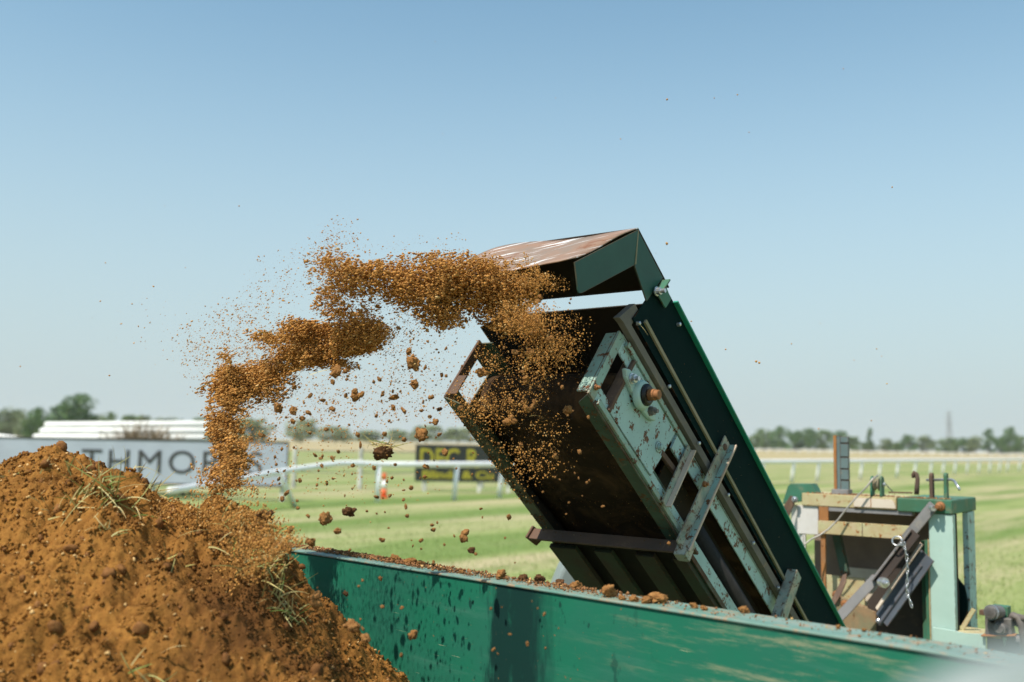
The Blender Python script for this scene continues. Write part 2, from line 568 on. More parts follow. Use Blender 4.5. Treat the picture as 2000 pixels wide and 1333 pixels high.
def damp(m, c0, r0, r1, amt):
    """a darker brown patch with ragged edges round c0"""
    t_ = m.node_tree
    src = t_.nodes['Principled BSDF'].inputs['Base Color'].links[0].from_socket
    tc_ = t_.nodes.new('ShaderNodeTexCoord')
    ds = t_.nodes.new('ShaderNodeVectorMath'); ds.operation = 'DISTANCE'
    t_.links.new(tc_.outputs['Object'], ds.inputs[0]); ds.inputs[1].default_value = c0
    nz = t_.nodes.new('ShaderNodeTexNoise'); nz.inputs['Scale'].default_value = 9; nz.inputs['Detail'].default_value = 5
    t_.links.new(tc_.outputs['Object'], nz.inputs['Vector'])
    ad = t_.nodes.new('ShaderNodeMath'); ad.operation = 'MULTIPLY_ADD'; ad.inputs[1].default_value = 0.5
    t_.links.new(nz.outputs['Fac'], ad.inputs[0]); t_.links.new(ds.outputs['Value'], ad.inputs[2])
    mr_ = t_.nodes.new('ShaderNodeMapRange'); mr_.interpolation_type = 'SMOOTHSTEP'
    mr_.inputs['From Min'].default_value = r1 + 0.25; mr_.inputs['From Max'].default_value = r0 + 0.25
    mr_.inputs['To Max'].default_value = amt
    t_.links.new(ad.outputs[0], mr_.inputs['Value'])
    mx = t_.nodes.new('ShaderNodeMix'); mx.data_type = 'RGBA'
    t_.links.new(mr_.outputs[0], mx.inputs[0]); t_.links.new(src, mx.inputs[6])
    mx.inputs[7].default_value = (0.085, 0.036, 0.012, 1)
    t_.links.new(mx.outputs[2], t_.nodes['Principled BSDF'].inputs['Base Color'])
SOIL_G = soil_mat('flying_soil_grains', (0.600, 0.305, 0.085), (0.470, 0.220, 0.058), True, 0.2, 90)
SOIL_C = soil_mat('soil_clod_earth', (0.360, 0.180, 0.062), (0.215, 0.098, 0.033), False, 0.9, 2.2)
SOIL_LU = soil_mat('heap_lump_earth', (0.270, 0.125, 0.042), (0.170, 0.072, 0.024), False, 0.8, 60)
SOIL_K = soil_mat('stuck_dark_soil', (0.20, 0.095, 0.030), (0.12, 0.055, 0.020), True, 0.4, 90)
SOIL_H = soil_mat('heap_crumb_earth', (0.345, 0.164, 0.038), (0.255, 0.112, 0.026), True, 0.3, 90)
SOIL_L = soil_mat('pale_soil_on_ledge', (0.350, 0.180, 0.080), (0.240, 0.110, 0.045), True, 0.3, 90)
SOIL_D = soil_mat('damp_soil_clod', (0.130, 0.062, 0.026), (0.075, 0.036, 0.016), False, 0.8, 2.2)


def blade_mat(name, a, b):
    k = NT(name)
    g = k.n('ShaderNodeNewGeometry')
    c = k.mix(g.outputs['Random Per Island'], a, b)
    m = k.fin(c, 0.6, 0, 0.3)
    return m


GRASS_B = blade_mat('torn_grass_blades', (0.16, 0.25, 0.05), (0.55, 0.42, 0.20))
STRAW = blade_mat('dry_straw', (0.50, 0.36, 0.16), (0.42, 0.36, 0.12))
WEED = blade_mat('dry_brown_weed', (0.22, 0.15, 0.085), (0.38, 0.30, 0.19))

# ------------------------------------------------------------------ ground
def ground_sheet(name, xs, ys, z, m):
    xx, yy = np.meshgrid(xs, ys)
    V = np.stack([xx.ravel(), yy.ravel(), np.full(xx.size, z)], 1)
    a, b = len(ys), len(xs)
    i = np.arange(a * b).reshape(a, b)
    Fq = np.stack([i[:-1, :-1].ravel(), i[:-1, 1:].ravel(), i[1:, 1:].ravel(), i[1:, :-1].ravel()], 1)
    o = np_mesh(name, V, Fq, m)
    o['kind'] = 'structure'
    return o


k = NT('mown_turf')
dv = k.along((0.66, 0.75, 0), 1.0, 1.0)
sep = k.n('ShaderNodeSeparateXYZ')
q = k.n('ShaderNodeVectorMath', operation='DOT_PRODUCT')
k.l(k.tc, q.inputs[0])
q.inputs[1].default_value = (0.75, -0.66, 0)
wob = k.noise(0.05, 3)
acr = k.math('ADD', q.outputs['Value'], k.math('MULTIPLY', wob, 6.0))
sn = k.math('SINE', k.math('MULTIPLY', acr, 2 * math.pi / 5.2), 0)
band = k.ramp(sn, -0.35, 0.35)
pat = k.noise(1.0, 5, 0.65, k.along((0.66, 0.75, 0), 0.06, 0.55))
c = k.mix(band, (0.262, 0.305, 0.112), (0.158, 0.226, 0.063))
c = k.mix(k.ramp(pat, 0.42, 0.66), c, (0.43, 0.37, 0.215))
c = k.mix(k.math('MULTIPLY', k.ramp(k.noise(1.0, 4, 0.7, k.along((0.66, 0.75, 0), 0.35, 1.3)), 0.50, 0.75), 0.8), c, (0.130, 0.190, 0.042))
c = k.mix(k.math('MULTIPLY', k.ramp(k.noise(16, 4, 0.7), 0.45, 0.7), 0.5), c, (0.16, 0.20, 0.06))
k.bump(k.noise(25, 4, 0.7), 0.35, 0.03)
TURF = k.fin(c, 0.9, 0, 0.1)
k = NT('dry_pale_field')
c = k.mix(k.ramp(k.noise(1.0, 4, 0.6, k.stretch(0.01, 0.06, 1)), 0.40, 0.62), (0.43, 0.345, 0.20), (0.34, 0.29, 0.15))
k.bump(k.noise(2, 4), 0.4, 0.1)
DRY = k.fin(c, 0.95, 0, 0.1)
ground_sheet('ground', np.linspace(-1500, 1500, 13), np.linspace(-300, 2000, 13), -0.02, DRY)
ground_sheet('turf', np.linspace(-120, 190, 40), np.linspace(-20, 150, 40), 0.0, TURF)

# short grass blades standing where the turf is nearest in view
n = 70000
Y = 7.5 + 26 * rng.random(n) ** 1.6
X = (rng.random(n) * 1.3 - 0.62) * Y
ok = rng.random(n) < np.clip((30 - Y) / 14, 0, 1)
X, Y = X[ok], Y[ok]
n = len(X)
ang, hgt = rng.random(n) * 6.28, 0.022 + 0.025 * rng.random(n)
wd = 0.004 + 0.0022 * (Y / 8)
P = np.stack([X, Y, np.zeros(n)], 1)
sd = np.stack([np.cos(ang), np.sin(ang), 0 * ang], 1) * wd[:, None]
tip = P + np.stack([rng.normal(0, 0.02, n), rng.normal(0, 0.02, n), hgt], 1)
V = np.stack([P - sd, P + sd, tip], 1).reshape(-1, 3)
g_blade = blade_mat('short_turf_grass', (0.29, 0.33, 0.12), (0.18, 0.25, 0.068))
tag(np_mesh('short_grass', V, np.arange(3 * n).reshape(-1, 3), g_blade), 'short mown grass standing on the nearer turf', 'grass', kind='stuff')

# ------------------------------------------------------------------ running rail
def rail_profile(mb, pts, hw, hh, seg=10, grow=0.0):
    """oval rail along pts"""
    vs, fs = [], []
    for i, p in enumerate(pts):
        d = (Vector(pts[min(i + 1, len(pts) - 1)]) - Vector(pts[max(i - 1, 0)])).normalized()
        s = d.cross(Vector((0, 0, 1))).normalized()
        u = s.cross(d)
        for j in range(seg):
            a = 2 * math.pi * j / seg
            g_ = 1 + grow * i / len(pts)
            vs.append(Vector(p) + s * (hw * g_ * math.cos(a)) + u * (hh * g_ * math.sin(a)))
    for i in range(len(pts) - 1):
        for j in range(seg):
            j2 = (j + 1) % seg
            fs.append((i * seg + j, i * seg + j2, (i + 1) * seg + j2, (i + 1) * seg + j))
    fs += [tuple(range(seg))[::-1], tuple(range((len(pts) - 1) * seg, len(pts) * seg))]
    mb.add(vs, fs)


rail = thing('running_rail', 'long white plastic running rail curving across the turf on leaning posts', 'rail', (0, 30, 0))
rl = []
for x, y, Y in ((330, 959, 21.5), (415, 946, 23.0), (507, 929, 25.0), (560, 920, 26.4), (610, 912.5, 27.4), (670, 905.5, 28.4)):
    rl.append(at(x, y, Y=Y))
ZR = 1.10
for x, Y in ((740, 29.3), (815, 30.0), (893, 31.0), (960, 32.1), (1060, 34.0), (1160, 36.6), (1270, 39.8), (1390, 44.0), (1470, 47.6), (1551, 51.5), (1600, 54.0),
             (1684, 59.0), (1755, 64.5), (1820, 70.5), (1867, 75.5), (1914, 81), (1954, 86.5), (1985, 91.5), (2020, 98), (2080, 112)):
    p = at(x, 900, Y=Y)
    rl.append(np.array([p[0], Y, ZR]))
# smooth the path
path = []
for i in range(len(rl) - 1):
    p0, p1, p2, p3 = rl[max(i - 1, 0)], rl[i], rl[i + 1], rl[min(i + 2, len(rl) - 1)]
    for t in np.linspace(0, 1, 5)[:-1]:
        path.append(0.5 * (2 * p1 + (p2 - p0) * t + (2 * p0 - 5 * p1 + 4 * p2 - p3) * t * t + (3 * p1 - p0 - 3 * p2 + p3) * t ** 3))
path.append(rl[-1])
loc0 = np.array([0, 30, 0])
mb = MB()
rail_profile(mb, [tuple(p - loc0) for p in path], 0.058, 0.074, 12, 0.7)
mb.build('rail_tube', WHITE_PL, rail, smooth=True)
# posts: foot on the turf, leaning over to the track side
def rail_post(foot, top):
    mb = MB()
    mb.tube([np.array(foot) - loc0, np.array(top) - loc0], [0.080, 0.068], 10)
    mb.build('post', WHITE_PL, rail, smooth=True)


rail_post(at(574, 989, z=0.0) * np.array([1, 1, 0]), at(546, 923, Y=26.0))
pa = np.array(path)
for bx in (740, 893, 985, 1085, 1190, 1300, 1415, 1499, 1551, 1600, 1643, 1684, 1720, 1755, 1787, 1815, 1842, 1867, 1891, 1914, 1934, 1954, 1972, 1989, 2006):
    lean = 0 if bx == 740 else (0.10 if bx < 960 else 0.16)
    i = int(np.argmin(np.abs(1000 + F_PX * (pa @ RT - CP @ RT) / ((pa - CP) @ fwd) - bx)))
    p = pa[i]
    d = pa[min(i + 1, len(pa) - 1)] - pa[max(i - 1, 0)]
    d = d / np.linalg.norm(d)
    s = np.array([d[1], -d[0], 0])
    foot = np.array([p[0], p[1], 0]) - s * lean
    rail_post(foot, p - np.array([0, 0, 0.05]))

# a second, far rail in front of the trees
far = thing('distant_running_rail', 'thin white running rail far off below the right tree line', 'rail', (120, 330, 0))
fo = np.array([120, 330, 0])
fa = [np.array([x, 330 + 0.0006 * (x - 60) ** 2, 1.05]) for x in np.linspace(20, 230, 24)]
mb = MB()
rail_profile(mb, [tuple(p - fo) for p in fa], 0.10, 0.16, 6)
mb.build('rail_tube', WHITE_PL, far)
me = None
for p in [np.array([x, 330 + 0.0006 * (x - 60) ** 2, 0]) for x in np.linspace(22, 228, 60)]:
    if me is None:
        mb = MB()
        mb.box(-0.08, 0.08, -0.08, 0.08, 0, 1.0)
        o = mb.build('post', WHITE_PL, far)
        me = o.data
    else:
        o = bpy.data.objects.new('post', me)
        COL.objects.link(o)
        o.parent = far
    o.location = tuple(p - fo)

# wire fence with grey posts behind the rail
fen = thing('wire_fence', 'wire fence on grey wooden posts behind the white rail', 'fence', (-4, 37, 0))
fl = np.array([-4.0, 37.0, 0])
fpx = [(575, 37.0), (704, 37.0), (830, 37.5), (941, 38.5), (1060, 40)]
fp = []
for x, Y in fpx:
    p = at(x, 900, Y=Y)
    fp.append(np.array([p[0], Y, 0]))
    mb = MB()
    mb.tube([fp[-1] - fl, fp[-1] - fl + np.array([0.02, 0, 1.52])], [0.085, 0.075], 8)
    mb.build('post', GREY_W, fen)
for z, r in ((1.40, 0.020), (0.62, 0.018)):
    for a, b in zip(fp[:-1], fp[1:]):
        mb = MB()
        mb.tube([a - fl + np.array([0, 0, z]), (a + b) / 2 - fl + np.array([0, 0, z - 0.03]), b - fl + np.array([0, 0, z])], r, 6)
        mb.build('wire', WIRE, fen)


# ------------------------------------------------------------------ banners
def text_mesh(body, height, bold=0.0, space=1.0):
    cu = bpy.data.curves.new('lettering', 'FONT')
    cu.body = body
    cu.size = height / 0.70
    cu.offset = bold
    cu.extrude = 0.004
    cu.space_character = space
    cu.resolution_u = 4
    o = bpy.data.objects.new('lettering', cu)
    COL.objects.link(o)
    bpy.context.view_layer.update()
    me = bpy.data.meshes.new_from_object(o.evaluated_get(bpy.context.evaluated_depsgraph_get()))
    bpy.data.objects.remove(o)
    return me


def put_text(parent, body, m, x0, z0, wid, hgt, y=-0.012, bold=0.0, space=1.0):
    me = text_mesh(body, hgt, bold, space)
    co_ = np.zeros(len(me.vertices) * 3, np.float32)
    me.vertices.foreach_get('co', co_)
    V = co_.reshape(-1, 3)
    V[:, 0] = (V[:, 0] - V[:, 0].min()) / (V[:, 0].max() - V[:, 0].min()) * wid + x0
    V[:, 1] = (V[:, 1] - V[:, 1].min()) / (V[:, 1].max() - V[:, 1].min()) * hgt + z0
    W_ = np.stack([V[:, 0], y - V[:, 2] * 0.6, V[:, 1]], 1)
    me.vertices.foreach_set('co', np.ascontiguousarray(W_, np.float32).ravel())
    me.materials.clear()
    me.update()
    return link('lettering', me, m, parent)


YB = 29.0
a, b = at(-260, 853, Y=YB), at(562, 865, Y=YB)
c_, d_ = at(562, 944, Y=YB), at(-260, 938, Y=YB)
x0, x1 = a[0], b[0]
zt, zb = (a[2] + b[2]) / 2, (c_[2] + d_[2]) / 2
sg = thing('banner_board', 'long pale grey advertising banner with dark capital letters THMORES', 'banner', (x1, YB, 0))
mb = MB(); mb.box(x0 - x1, 0, 0, 0.03, zb, zt); mb.build('banner_panel', BANNER, sg)
mb = MB(); mb.box(x0 - x1 - 0.02, 0.03, -0.012, 0.06, zt, zt + 0.05); mb.build('top_frame', LETTER, sg)
mb = MB(); mb.box(0.0, 0.03, -0.012, 0.06, zb - 0.03, zt); mb.build('side_frame', LETTER, sg)
mb = MB(); mb.box(x0 - x1, 0.03, -0.012, 0.06, zb - 0.06, zb - 0.003); mb.build('bottom_frame', LETTER, sg)
for px in (20, 300, 552):
    p = at(px, 900, Y=YB)
    mb = MB(); mb.box(p[0] - x1 - 0.05, p[0] - x1 + 0.05, 0.065, 0.16, 0, zt); mb.build('support_post', GREY_W, sg)
l0 = at(160, 885, Y=YB)[0] - x1
l1 = at(513, 885, Y=YB)[0] - x1
z1 = at(330, 880, Y=YB)[2]
z0 = at(330, 925, Y=YB)[2]
put_text(sg, 'THMORES', LETTER, l0, z0, l1 - l0, z1 - z0, bold=0.0, space=1.2)

YS = 36.0
a, b = at(812, 868, Y=YS), at(1010, 872, Y=YS)
c_ = at(812, 940, Y=YS)
sg = thing('sign_board', 'black advertising board with yellow letters half hidden behind the conveyor', 'sign', (a[0], YS, 0))
wd, zt, zb = b[0] - a[0], a[2], c_[2]
mb = MB(); mb.box(0, wd, 0, 0.05, zb, zt); mb.build('sign_panel', SIGN_K, sg, 0.01)
for q in (0.35, wd - 1.35, wd - 0.3):
    mb = MB(); mb.box(q - 0.06, q + 0.06, 0.055, 0.15, 0, zt - 0.05); mb.build('support_post', GREY_W, sg)
put_text(sg, 'DEC R', SIGN_Y, at(821, 880, Y=YS)[0] - a[0], at(860, 914, Y=YS)[2], at(936, 880, Y=YS)[0] - at(821, 880, Y=YS)[0], at(860, 876, Y=YS)[2] - at(860, 914, Y=YS)[2], bold=0.018)
put_text(sg, 'Blinds & Cu', SIGN_Y, at(826, 880, Y=YS)[0] - a[0], at(860, 935, Y=YS)[2], at(965, 880, Y=YS)[0] - at(826, 880, Y=YS)[0], at(860, 919, Y=YS)[2] - at(860, 935, Y=YS)[2], bold=0.016)

# traffic cone by the rail
p = at(750, 975, z=0.0)
p = at(749.5, 975, Y=31.5)
tc = thing('traffic_cone', 'orange and white traffic cone standing behind a rail post', 'cone', (p[0], 31.5, 0))
mb = MB(); mb.box(-0.14, 0.14, -0.14, 0.14, 0, 0.05); mb.build('cone_base', ORANGE, tc, 0.01)
mb = MB(); mb.lathe((0, 0, 0.05), (0, 0, 1), [(0, 0.10), (0.24, 0.085)], 14); mb.build('lower_cone', ORANGE, tc, smooth=True)
mb = MB(); mb.lathe((0, 0, 0.29), (0, 0, 1), [(0, 0.085), (0.26, 0.07)], 14); mb.build('white_sleeve', WHITE_PL, tc, smooth=True)
mb = MB(); mb.lathe((0, 0, 0.55), (0, 0, 1), [(0, 0.07), (0.22, 0.055), (0.23, 0.035)], 14); mb.build('cone_top', ORANGE, tc, smooth=True)

# ------------------------------------------------------------------ piled white rail pipes behind the banner
YP = 31.0
tb = thing('pipe_trestle', 'low timber trestle under the white pipes behind the grey banner', 'trestle', (at(230, 850, Y=YP)[0], YP + 0.3, 0))
mb = MB(); mb.box(-2.6, 2.4, -0.35, 0.5, 1.50, 1.58); mb.build('deck', TIMBER, tb)
for sx_ in (-2.2, 0, 2.1):
    for sy in (-0.25, 0.4):
        mb = MB(); mb.box(sx_ - 0.06, sx_ + 0.06, sy - 0.05, sy + 0.05, 0, 1.5); mb.build('leg', TIMBER, tb)
pr = 0.112
for r, (pxa, nd, nm) in enumerate(((67, 2, 'bottom'), (78, 2, 'middle'), (85, 1, 'top'))):
    for dpt in range(nd):
        xa = at(pxa, 830, Y=YP)[0]
        xb = at(402 + 6 * r, 830, Y=YP)[0]
        yy = YP + dpt * 2 * pr + r * 0.05
        zz = 1.58 + pr + r * 1.70 * pr
        mb = MB()
        L = xb - xa
        mb.lathe((0, 0, 0), (1, 0, 0), [(0, pr * 0.55), (0.015, pr * 0.85), (0.06, pr), (L * 0.5, pr), (L - 0.02, pr), (L, pr * 0.8)], 16)
        o = mb.build('white_pipe', CREAM_PL, None, smooth=True)
        o.location = (xa, yy, zz)
        o.rotation_euler = (0, -0.014 * (1 + 0.4 * r), 0)
        tag(o, f'white plastic pipe lying in the {nm} layer of the pile behind the banner' + (', front row' if dpt == 0 else ', rear row'), 'pipe', 'white pipes piled behind the banner')
xa, xb = at(-120, 850, Y=YP)[0], at(66, 850, Y=YP)[0]
mb = MB()
mb.tube([(0, 0, 0), ((xb - xa) * 0.5, 0, 0.03), ((xb - xa) * 0.8, 0, -0.03), (xb - xa, 0, -0.13)], [0.14, 0.14, 0.11, 0.05], 12)
o = mb.build('white_pipe', CREAM_PL, None, smooth=True)
o.location = (xa, YP, 1.66)
tag(o, 'drooping white pipe end by itself above the banner, far left', 'pipe', 'white pipes piled behind the banner')
tb2 = thing('pipe_trestle', 'second timber trestle under the drooping white pipe, far left', 'trestle', (at(-30, 850, Y=YP)[0], YP, 0))
mb = MB(); mb.box(-1.5, 1.4, -0.2, 0.2, 1.42, 1.49); mb.build('deck', TIMBER, tb2)
for sx_ in (-1.2, 1.1):
    mb = MB(); mb.box(sx_ - 0.06, sx_ + 0.06, -0.06, 0.06, 0, 1.42); mb.build('leg', TIMBER, tb2)


def ribbons(roots, dirs, lens, wids, bend, seg=4, seedv=0):
    """curved grass-like ribbons, one island each"""
    r_ = np.random.default_rng(seedv)
    vs, fs = [], []
    for p, d, L, wv in zip(roots, dirs, lens, wids):
        d = np.array(d, float); d /= np.linalg.norm(d)
        s = np.cross(d, r_.normal(0, 1, 3)); s /= np.linalg.norm(s)
        cv = np.cross(d, s) * r_.normal(0, bend) + np.array([0, 0, -abs(r_.normal(0, bend)) * 0.6])
        base = len(vs)
        for i in range(seg + 1):
            t = i / seg
            c = np.array(p) + d * L * t + cv * L * t * t
            h = s * wv * (1 - 0.75 * t ** 2) * 0.5
            vs += [c - h, c + h]
        for i in range(seg):
            q = base + 2 * i
            fs.append((q, q + 1, q + 3, q + 2))
    return np.array(vs), np.array(fs)


n = 900
cx = np.concatenate([rng.normal(262, 30, n // 2), rng.normal(300, 38, n // 2)])
roots, dirs = [], []
for x in cx:
    p = at(x, 862, Y=YB + 0.9 + rng.random() * 0.6)
    roots.append((p[0], p[1], 0.9 + 0.6 * rng.random()))
    dirs.append((rng.normal(0.1, 0.5), rng.normal(0, 0.3), 1))
lens = 0.55 + 0.55 * rng.random(n) * np.exp(-((cx - 272) / 55) ** 2)
V, Fq = ribbons(roots, dirs, lens, 0.02 + 0.02 * rng.random(n), 0.3, 3, 2)
tag(np_mesh('dead_weeds', V, Fq, WEED), 'brown dead weeds sprawling in front of the white pipes', 'weeds', kind='stuff')

# ------------------------------------------------------------------ trees
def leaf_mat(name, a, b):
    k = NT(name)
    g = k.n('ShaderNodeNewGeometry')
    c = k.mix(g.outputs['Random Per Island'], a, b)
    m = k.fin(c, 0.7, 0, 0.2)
    return m


LEAF = [leaf_mat('dark_leaves', (0.075, 0.145, 0.048), (0.115, 0.190, 0.070)),
        leaf_mat('olive_leaves', (0.150, 0.220, 0.075), (0.115, 0.175, 0.068)),
        leaf_mat('grey_green_leaves', (0.210, 0.255, 0.130), (0.160, 0.205, 0.100)),
        leaf_mat('hazed_olive_leaves', (0.34, 0.39, 0.22), (0.27, 0.32, 0.17))]  # last one paled: distance haze put into the leaf colour
BARK = simple('tree_bark', (0.10, 0.075, 0.055), 0.9, 0, 0.3, 3)


def crown_mesh(seed, lumps, nleaf, leaf, tall):
    """leaf clumps spread through overlapping lumps; unit height 1"""
    r = np.random.default_rng(seed)
    cs, rs = [], []
    for i in range(lumps):
        t = (i + 0.5) / lumps
        z = 0.10 + 0.80 * t if tall else 0.10 + 0.74 * r.random() ** 1.1
        spread = (0.10 if tall else 0.36) * math.sqrt(max(0.06, 1 - (1.75 * (z - 0.36)) ** 2 * 0.9))
        a = r.random() * 6.28
        q = math.sqrt(r.random())
        cs.append((math.cos(a) * spread * q, math.sin(a) * spread * q, z))
        rs.append((0.09 if tall else 0.15) * (0.7 + 0.6 * r.random()))
    cs, rs = np.array(cs), np.array(rs)
    k_ = r.integers(0, lumps, nleaf)
    d = r.normal(0, 1, (nleaf, 3)); d /= np.linalg.norm(d, axis=1)[:, None]
    P = cs[k_] + d * (rs[k_] * (0.55 + 0.5 * r.random(nleaf)))[:, None] * np.array([1, 1, 0.85])
    P[:, 2] = np.clip(P[:, 2], 0.01, 1)
    u_ = r.normal(0, 1, (nleaf, 3)); u_ /= np.linalg.norm(u_, axis=1)[:, None]
    v_ = np.cross(u_, r.normal(0, 1, (nleaf, 3))); v_ /= np.linalg.norm(v_, axis=1)[:, None]
    s = (leaf * (0.6 + 0.8 * r.random(nleaf)))[:, None]
    V = np.stack([P - u_ * s - v_ * s * 0.6, P + u_ * s - v_ * s * 0.5, P + u_ * s * 0.8 + v_ * s * 0.6, P - u_ * s * 0.9 + v_ * s * 0.7], 1).reshape(-1, 3)
    me_o = np_mesh('crown', V, np.arange(4 * nleaf).reshape(-1, 4), None)
    me = me_o.data
    bpy.data.objects.remove(me_o)
    return me, cs


def trunk_mesh(seed, cs, tall):
    r = np.random.default_rng(seed)
    mb = MB()
    mb.tube([(0, 0, -0.02), (0.005, 0, 0.15), (0, 0.01, 0.40), (0, 0, 0.72)], [0.030, 0.022, 0.016, 0.006], 7)
    for c in cs[:6]:
        z0 = 0.12 + 0.25 * r.random()
        mb.tube([(0, 0, z0), (c[0] * 0.5, c[1] * 0.5, (z0 + c[2]) / 2 + 0.02), tuple(c)], [0.013, 0.009, 0.003], 5)
    me = bpy.data.meshes.new('trunk')
    me.from_pydata(mb.v, [], mb.f)
    me.materials.append(BARK)
    return me


PROTO = {}
for key, (lumps, nleaf, leaf, tall) in {'round': (34, 3000, 0.020, False), 'round2': (30, 2800, 0.022, False), 'tall': (12, 1400, 0.016, True), 'bush': (34, 2800, 0.026, False), 'big': (48, 6000, 0.015, False)}.items():
    for li in range(4):
        me, cs = crown_mesh(hash_ := (11 + 7 * li + len(key) * 3), lumps, nleaf, leaf, tall)
        me.materials.append(LEAF[li])
        PROTO[key, li] = (me, trunk_mesh(5 + li, cs, tall))


def tree(px, top, base, Y, wpx, key, li, label, name='tree', group=None):
    p = at(px, base, Y=Y)
    h = (base - top) * Y / F_PX
    wd = wpx * Y / F_PX
    sc = {'tall': 0.40, 'bush': 1.0, 'round': 0.95, 'round2': 0.95, 'big': 0.95}[key]
    t = thing(name, label, 'tree', (p[0], Y, max(p[2], 0) if p[2] < 3 else 0), None, group)
    z0 = t.location.z
    for nm, me in zip(('crown', 'trunk'), PROTO[key, li]):
        o = bpy.data.objects.new(nm, me)
        COL.objects.link(o)
        o.parent = t
    t.scale = (wd / sc, wd / sc, h)
    t.rotation_euler = (0, 0, random.random() * 6.28)
    return t


G = 'trees of the far right tree line'
ROW = [  # px, top, width, kind, leaves, what sets it apart
    (1474, 846, 34, 'round2', 1, 'olive tree just right of the conveyor edge in the far tree line'),
    (1494, 832, 40, 'round', 1, 'rounded olive tree, second from the conveyor in the far tree line'),
    (1524, 829, 40, 'round2', 0, 'dark full tree, third from the conveyor in the far tree line'),
    (1553, 838, 36, 'bush', 0, 'low dark tree between two taller ones left of the upright post'),
    (1580, 833, 40, 'round', 0, 'dark tree with domed top left of the rusty upright post'),
    (1608, 835, 38, 'round2', 1, 'broad olive tree directly left of the upright post'),
    (1640, 838, 36, 'round', 0, 'tree standing behind the rusty upright post'),
    (1664, 850, 32, 'bush', 1, 'low tree directly right of the upright post'),
    (1699, 833, 16, 'tall', 0, 'slim pointed poplar rising above its neighbours'),
    (1690, 862, 50, 'bush', 1, 'low brownish hedge tree at the foot of the slim poplar'),
    (1733, 854, 34, 'bush', 2, 'small pale bush tree right of the slim poplar'),
    (1752, 862, 34, 'bush', 1, 'lowest olive bush tree between the poplar and the dark dome'),
    (1776, 846, 34, 'round', 0, 'dark domed tree above the pulley'),
    (1808, 849, 40, 'round2', 2, 'pale grey green tree left of the pylon'),
    (1848, 851, 40, 'round', 1, 'tree standing at the foot of the pylon'),
    (1880, 853, 44, 'bush', 0, 'broad low dark tree right of the pylon'),
    (1905, 850, 34, 'round2', 2, 'pale tree between the broad low tree and the tall oval one'),
    (1931, 834, 26, 'tall', 0, 'tall oval tree standing clear of its neighbours, far right'),
    (1954, 849, 36, 'bush', 0, 'dark bushy tree directly left of the tallest tree'),
    (1972, 829, 32, 'round', 0, 'tallest tree of the row, near the right picture edge'),
    (1994, 848, 36, 'round2', 1, 'olive tree right of the tallest tree, at the picture edge'),
]
for px, top, wpx, key, li, lab in ROW:
    base = 874 + (px - 1500) * 0.0165 + 6
    tree(px, top, base, 430 + random.uniform(-25, 25), wpx * 1.18, key, li, lab, 'poplar_tree' if key == 'tall' else 'tree', G)
G = 'trees and hedges left of the conveyor'
for px, top, base, Y, wpx, key, li, lab in [
    (128, 762, 866, 190, 116, 'big', 0, 'big dark spreading tree above the white pipes'),
    (66, 789, 866, 190, 46, 'round', 0, 'smaller dark tree directly left of the big spreading tree'),
    (22, 794, 862, 300, 66, 'bush', 2, 'pale hedge tree at the left picture edge'),
    (-30, 800, 862, 300, 70, 'bush', 2, 'pale hedge tree beyond the left picture edge'),
    (52, 812, 862, 280, 50, 'round2', 2, 'pale tree behind the smaller dark tree'),
    (212, 797, 866, 240, 34, 'round', 1, 'small olive tree right of the big spreading tree'),
    (186, 806, 864, 260, 44, 'bush', 2, 'pale bush between the big tree and the small olive tree'),
    (262, 808, 864, 320, 70, 'bush', 1, 'low hedge tree just above the white pipes'),
    (330, 812, 864, 330, 80, 'bush', 2, 'low pale hedge tree above the right end of the pipes'),
    (410, 812, 864, 330, 80, 'bush', 1, 'hedge tree behind the falling column of soil'),
    (490, 815, 864, 330, 90, 'bush', 3, 'broad hedge tree right of the falling column of soil'),
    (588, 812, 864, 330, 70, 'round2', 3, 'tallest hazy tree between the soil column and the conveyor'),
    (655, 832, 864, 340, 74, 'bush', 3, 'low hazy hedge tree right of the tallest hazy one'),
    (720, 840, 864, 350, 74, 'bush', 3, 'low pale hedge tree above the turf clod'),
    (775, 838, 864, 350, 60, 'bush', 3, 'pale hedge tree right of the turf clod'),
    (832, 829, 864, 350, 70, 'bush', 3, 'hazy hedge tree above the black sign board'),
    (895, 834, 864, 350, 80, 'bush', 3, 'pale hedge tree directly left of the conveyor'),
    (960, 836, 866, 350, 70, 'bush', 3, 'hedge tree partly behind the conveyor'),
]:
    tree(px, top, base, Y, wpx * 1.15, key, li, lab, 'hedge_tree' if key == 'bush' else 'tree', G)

# pylon
YY = 760
p = at(1855, 880, Y=YY)
py = thing('pylon', 'faint grey lattice pylon rising above the far trees', 'pylon', (p[0], YY, 0))
H = 33.0
mb = MB()
for sx_ in (-1, 1):
    for sy in (-1, 1):
        mb.bar((sx_ * 3, sy * 3, 0), (sx_ * 0.7, sy * 0.7, H * 0.72), 0.35, 0.35, (1, 0, 0))
        mb.bar((sx_ * 0.7, sy * 0.7, H * 0.72), (0, 0, H), 0.3, 0.3, (1, 0, 0))
mb.build('leg_frame', PYL, py)
mb = MB()
for i in range(9):
    z0, z1 = H * 0.72 * i / 9, H * 0.72 * (i + 1) / 9
    r0, r1 = 3 - 2.3 * i / 9, 3 - 2.3 * (i + 1) / 9
    for sy in (-1, 1):
        mb.bar((-r0, sy * r0, z0), (r1, sy * r1, z1), 0.22, 0.22, (0, 1, 0))
        mb.bar((r0, sy * r0, z0), (-r1, sy * r1, z1), 0.22, 0.22, (0, 1, 0))
mb.build('lattice_brace', PYL, py)
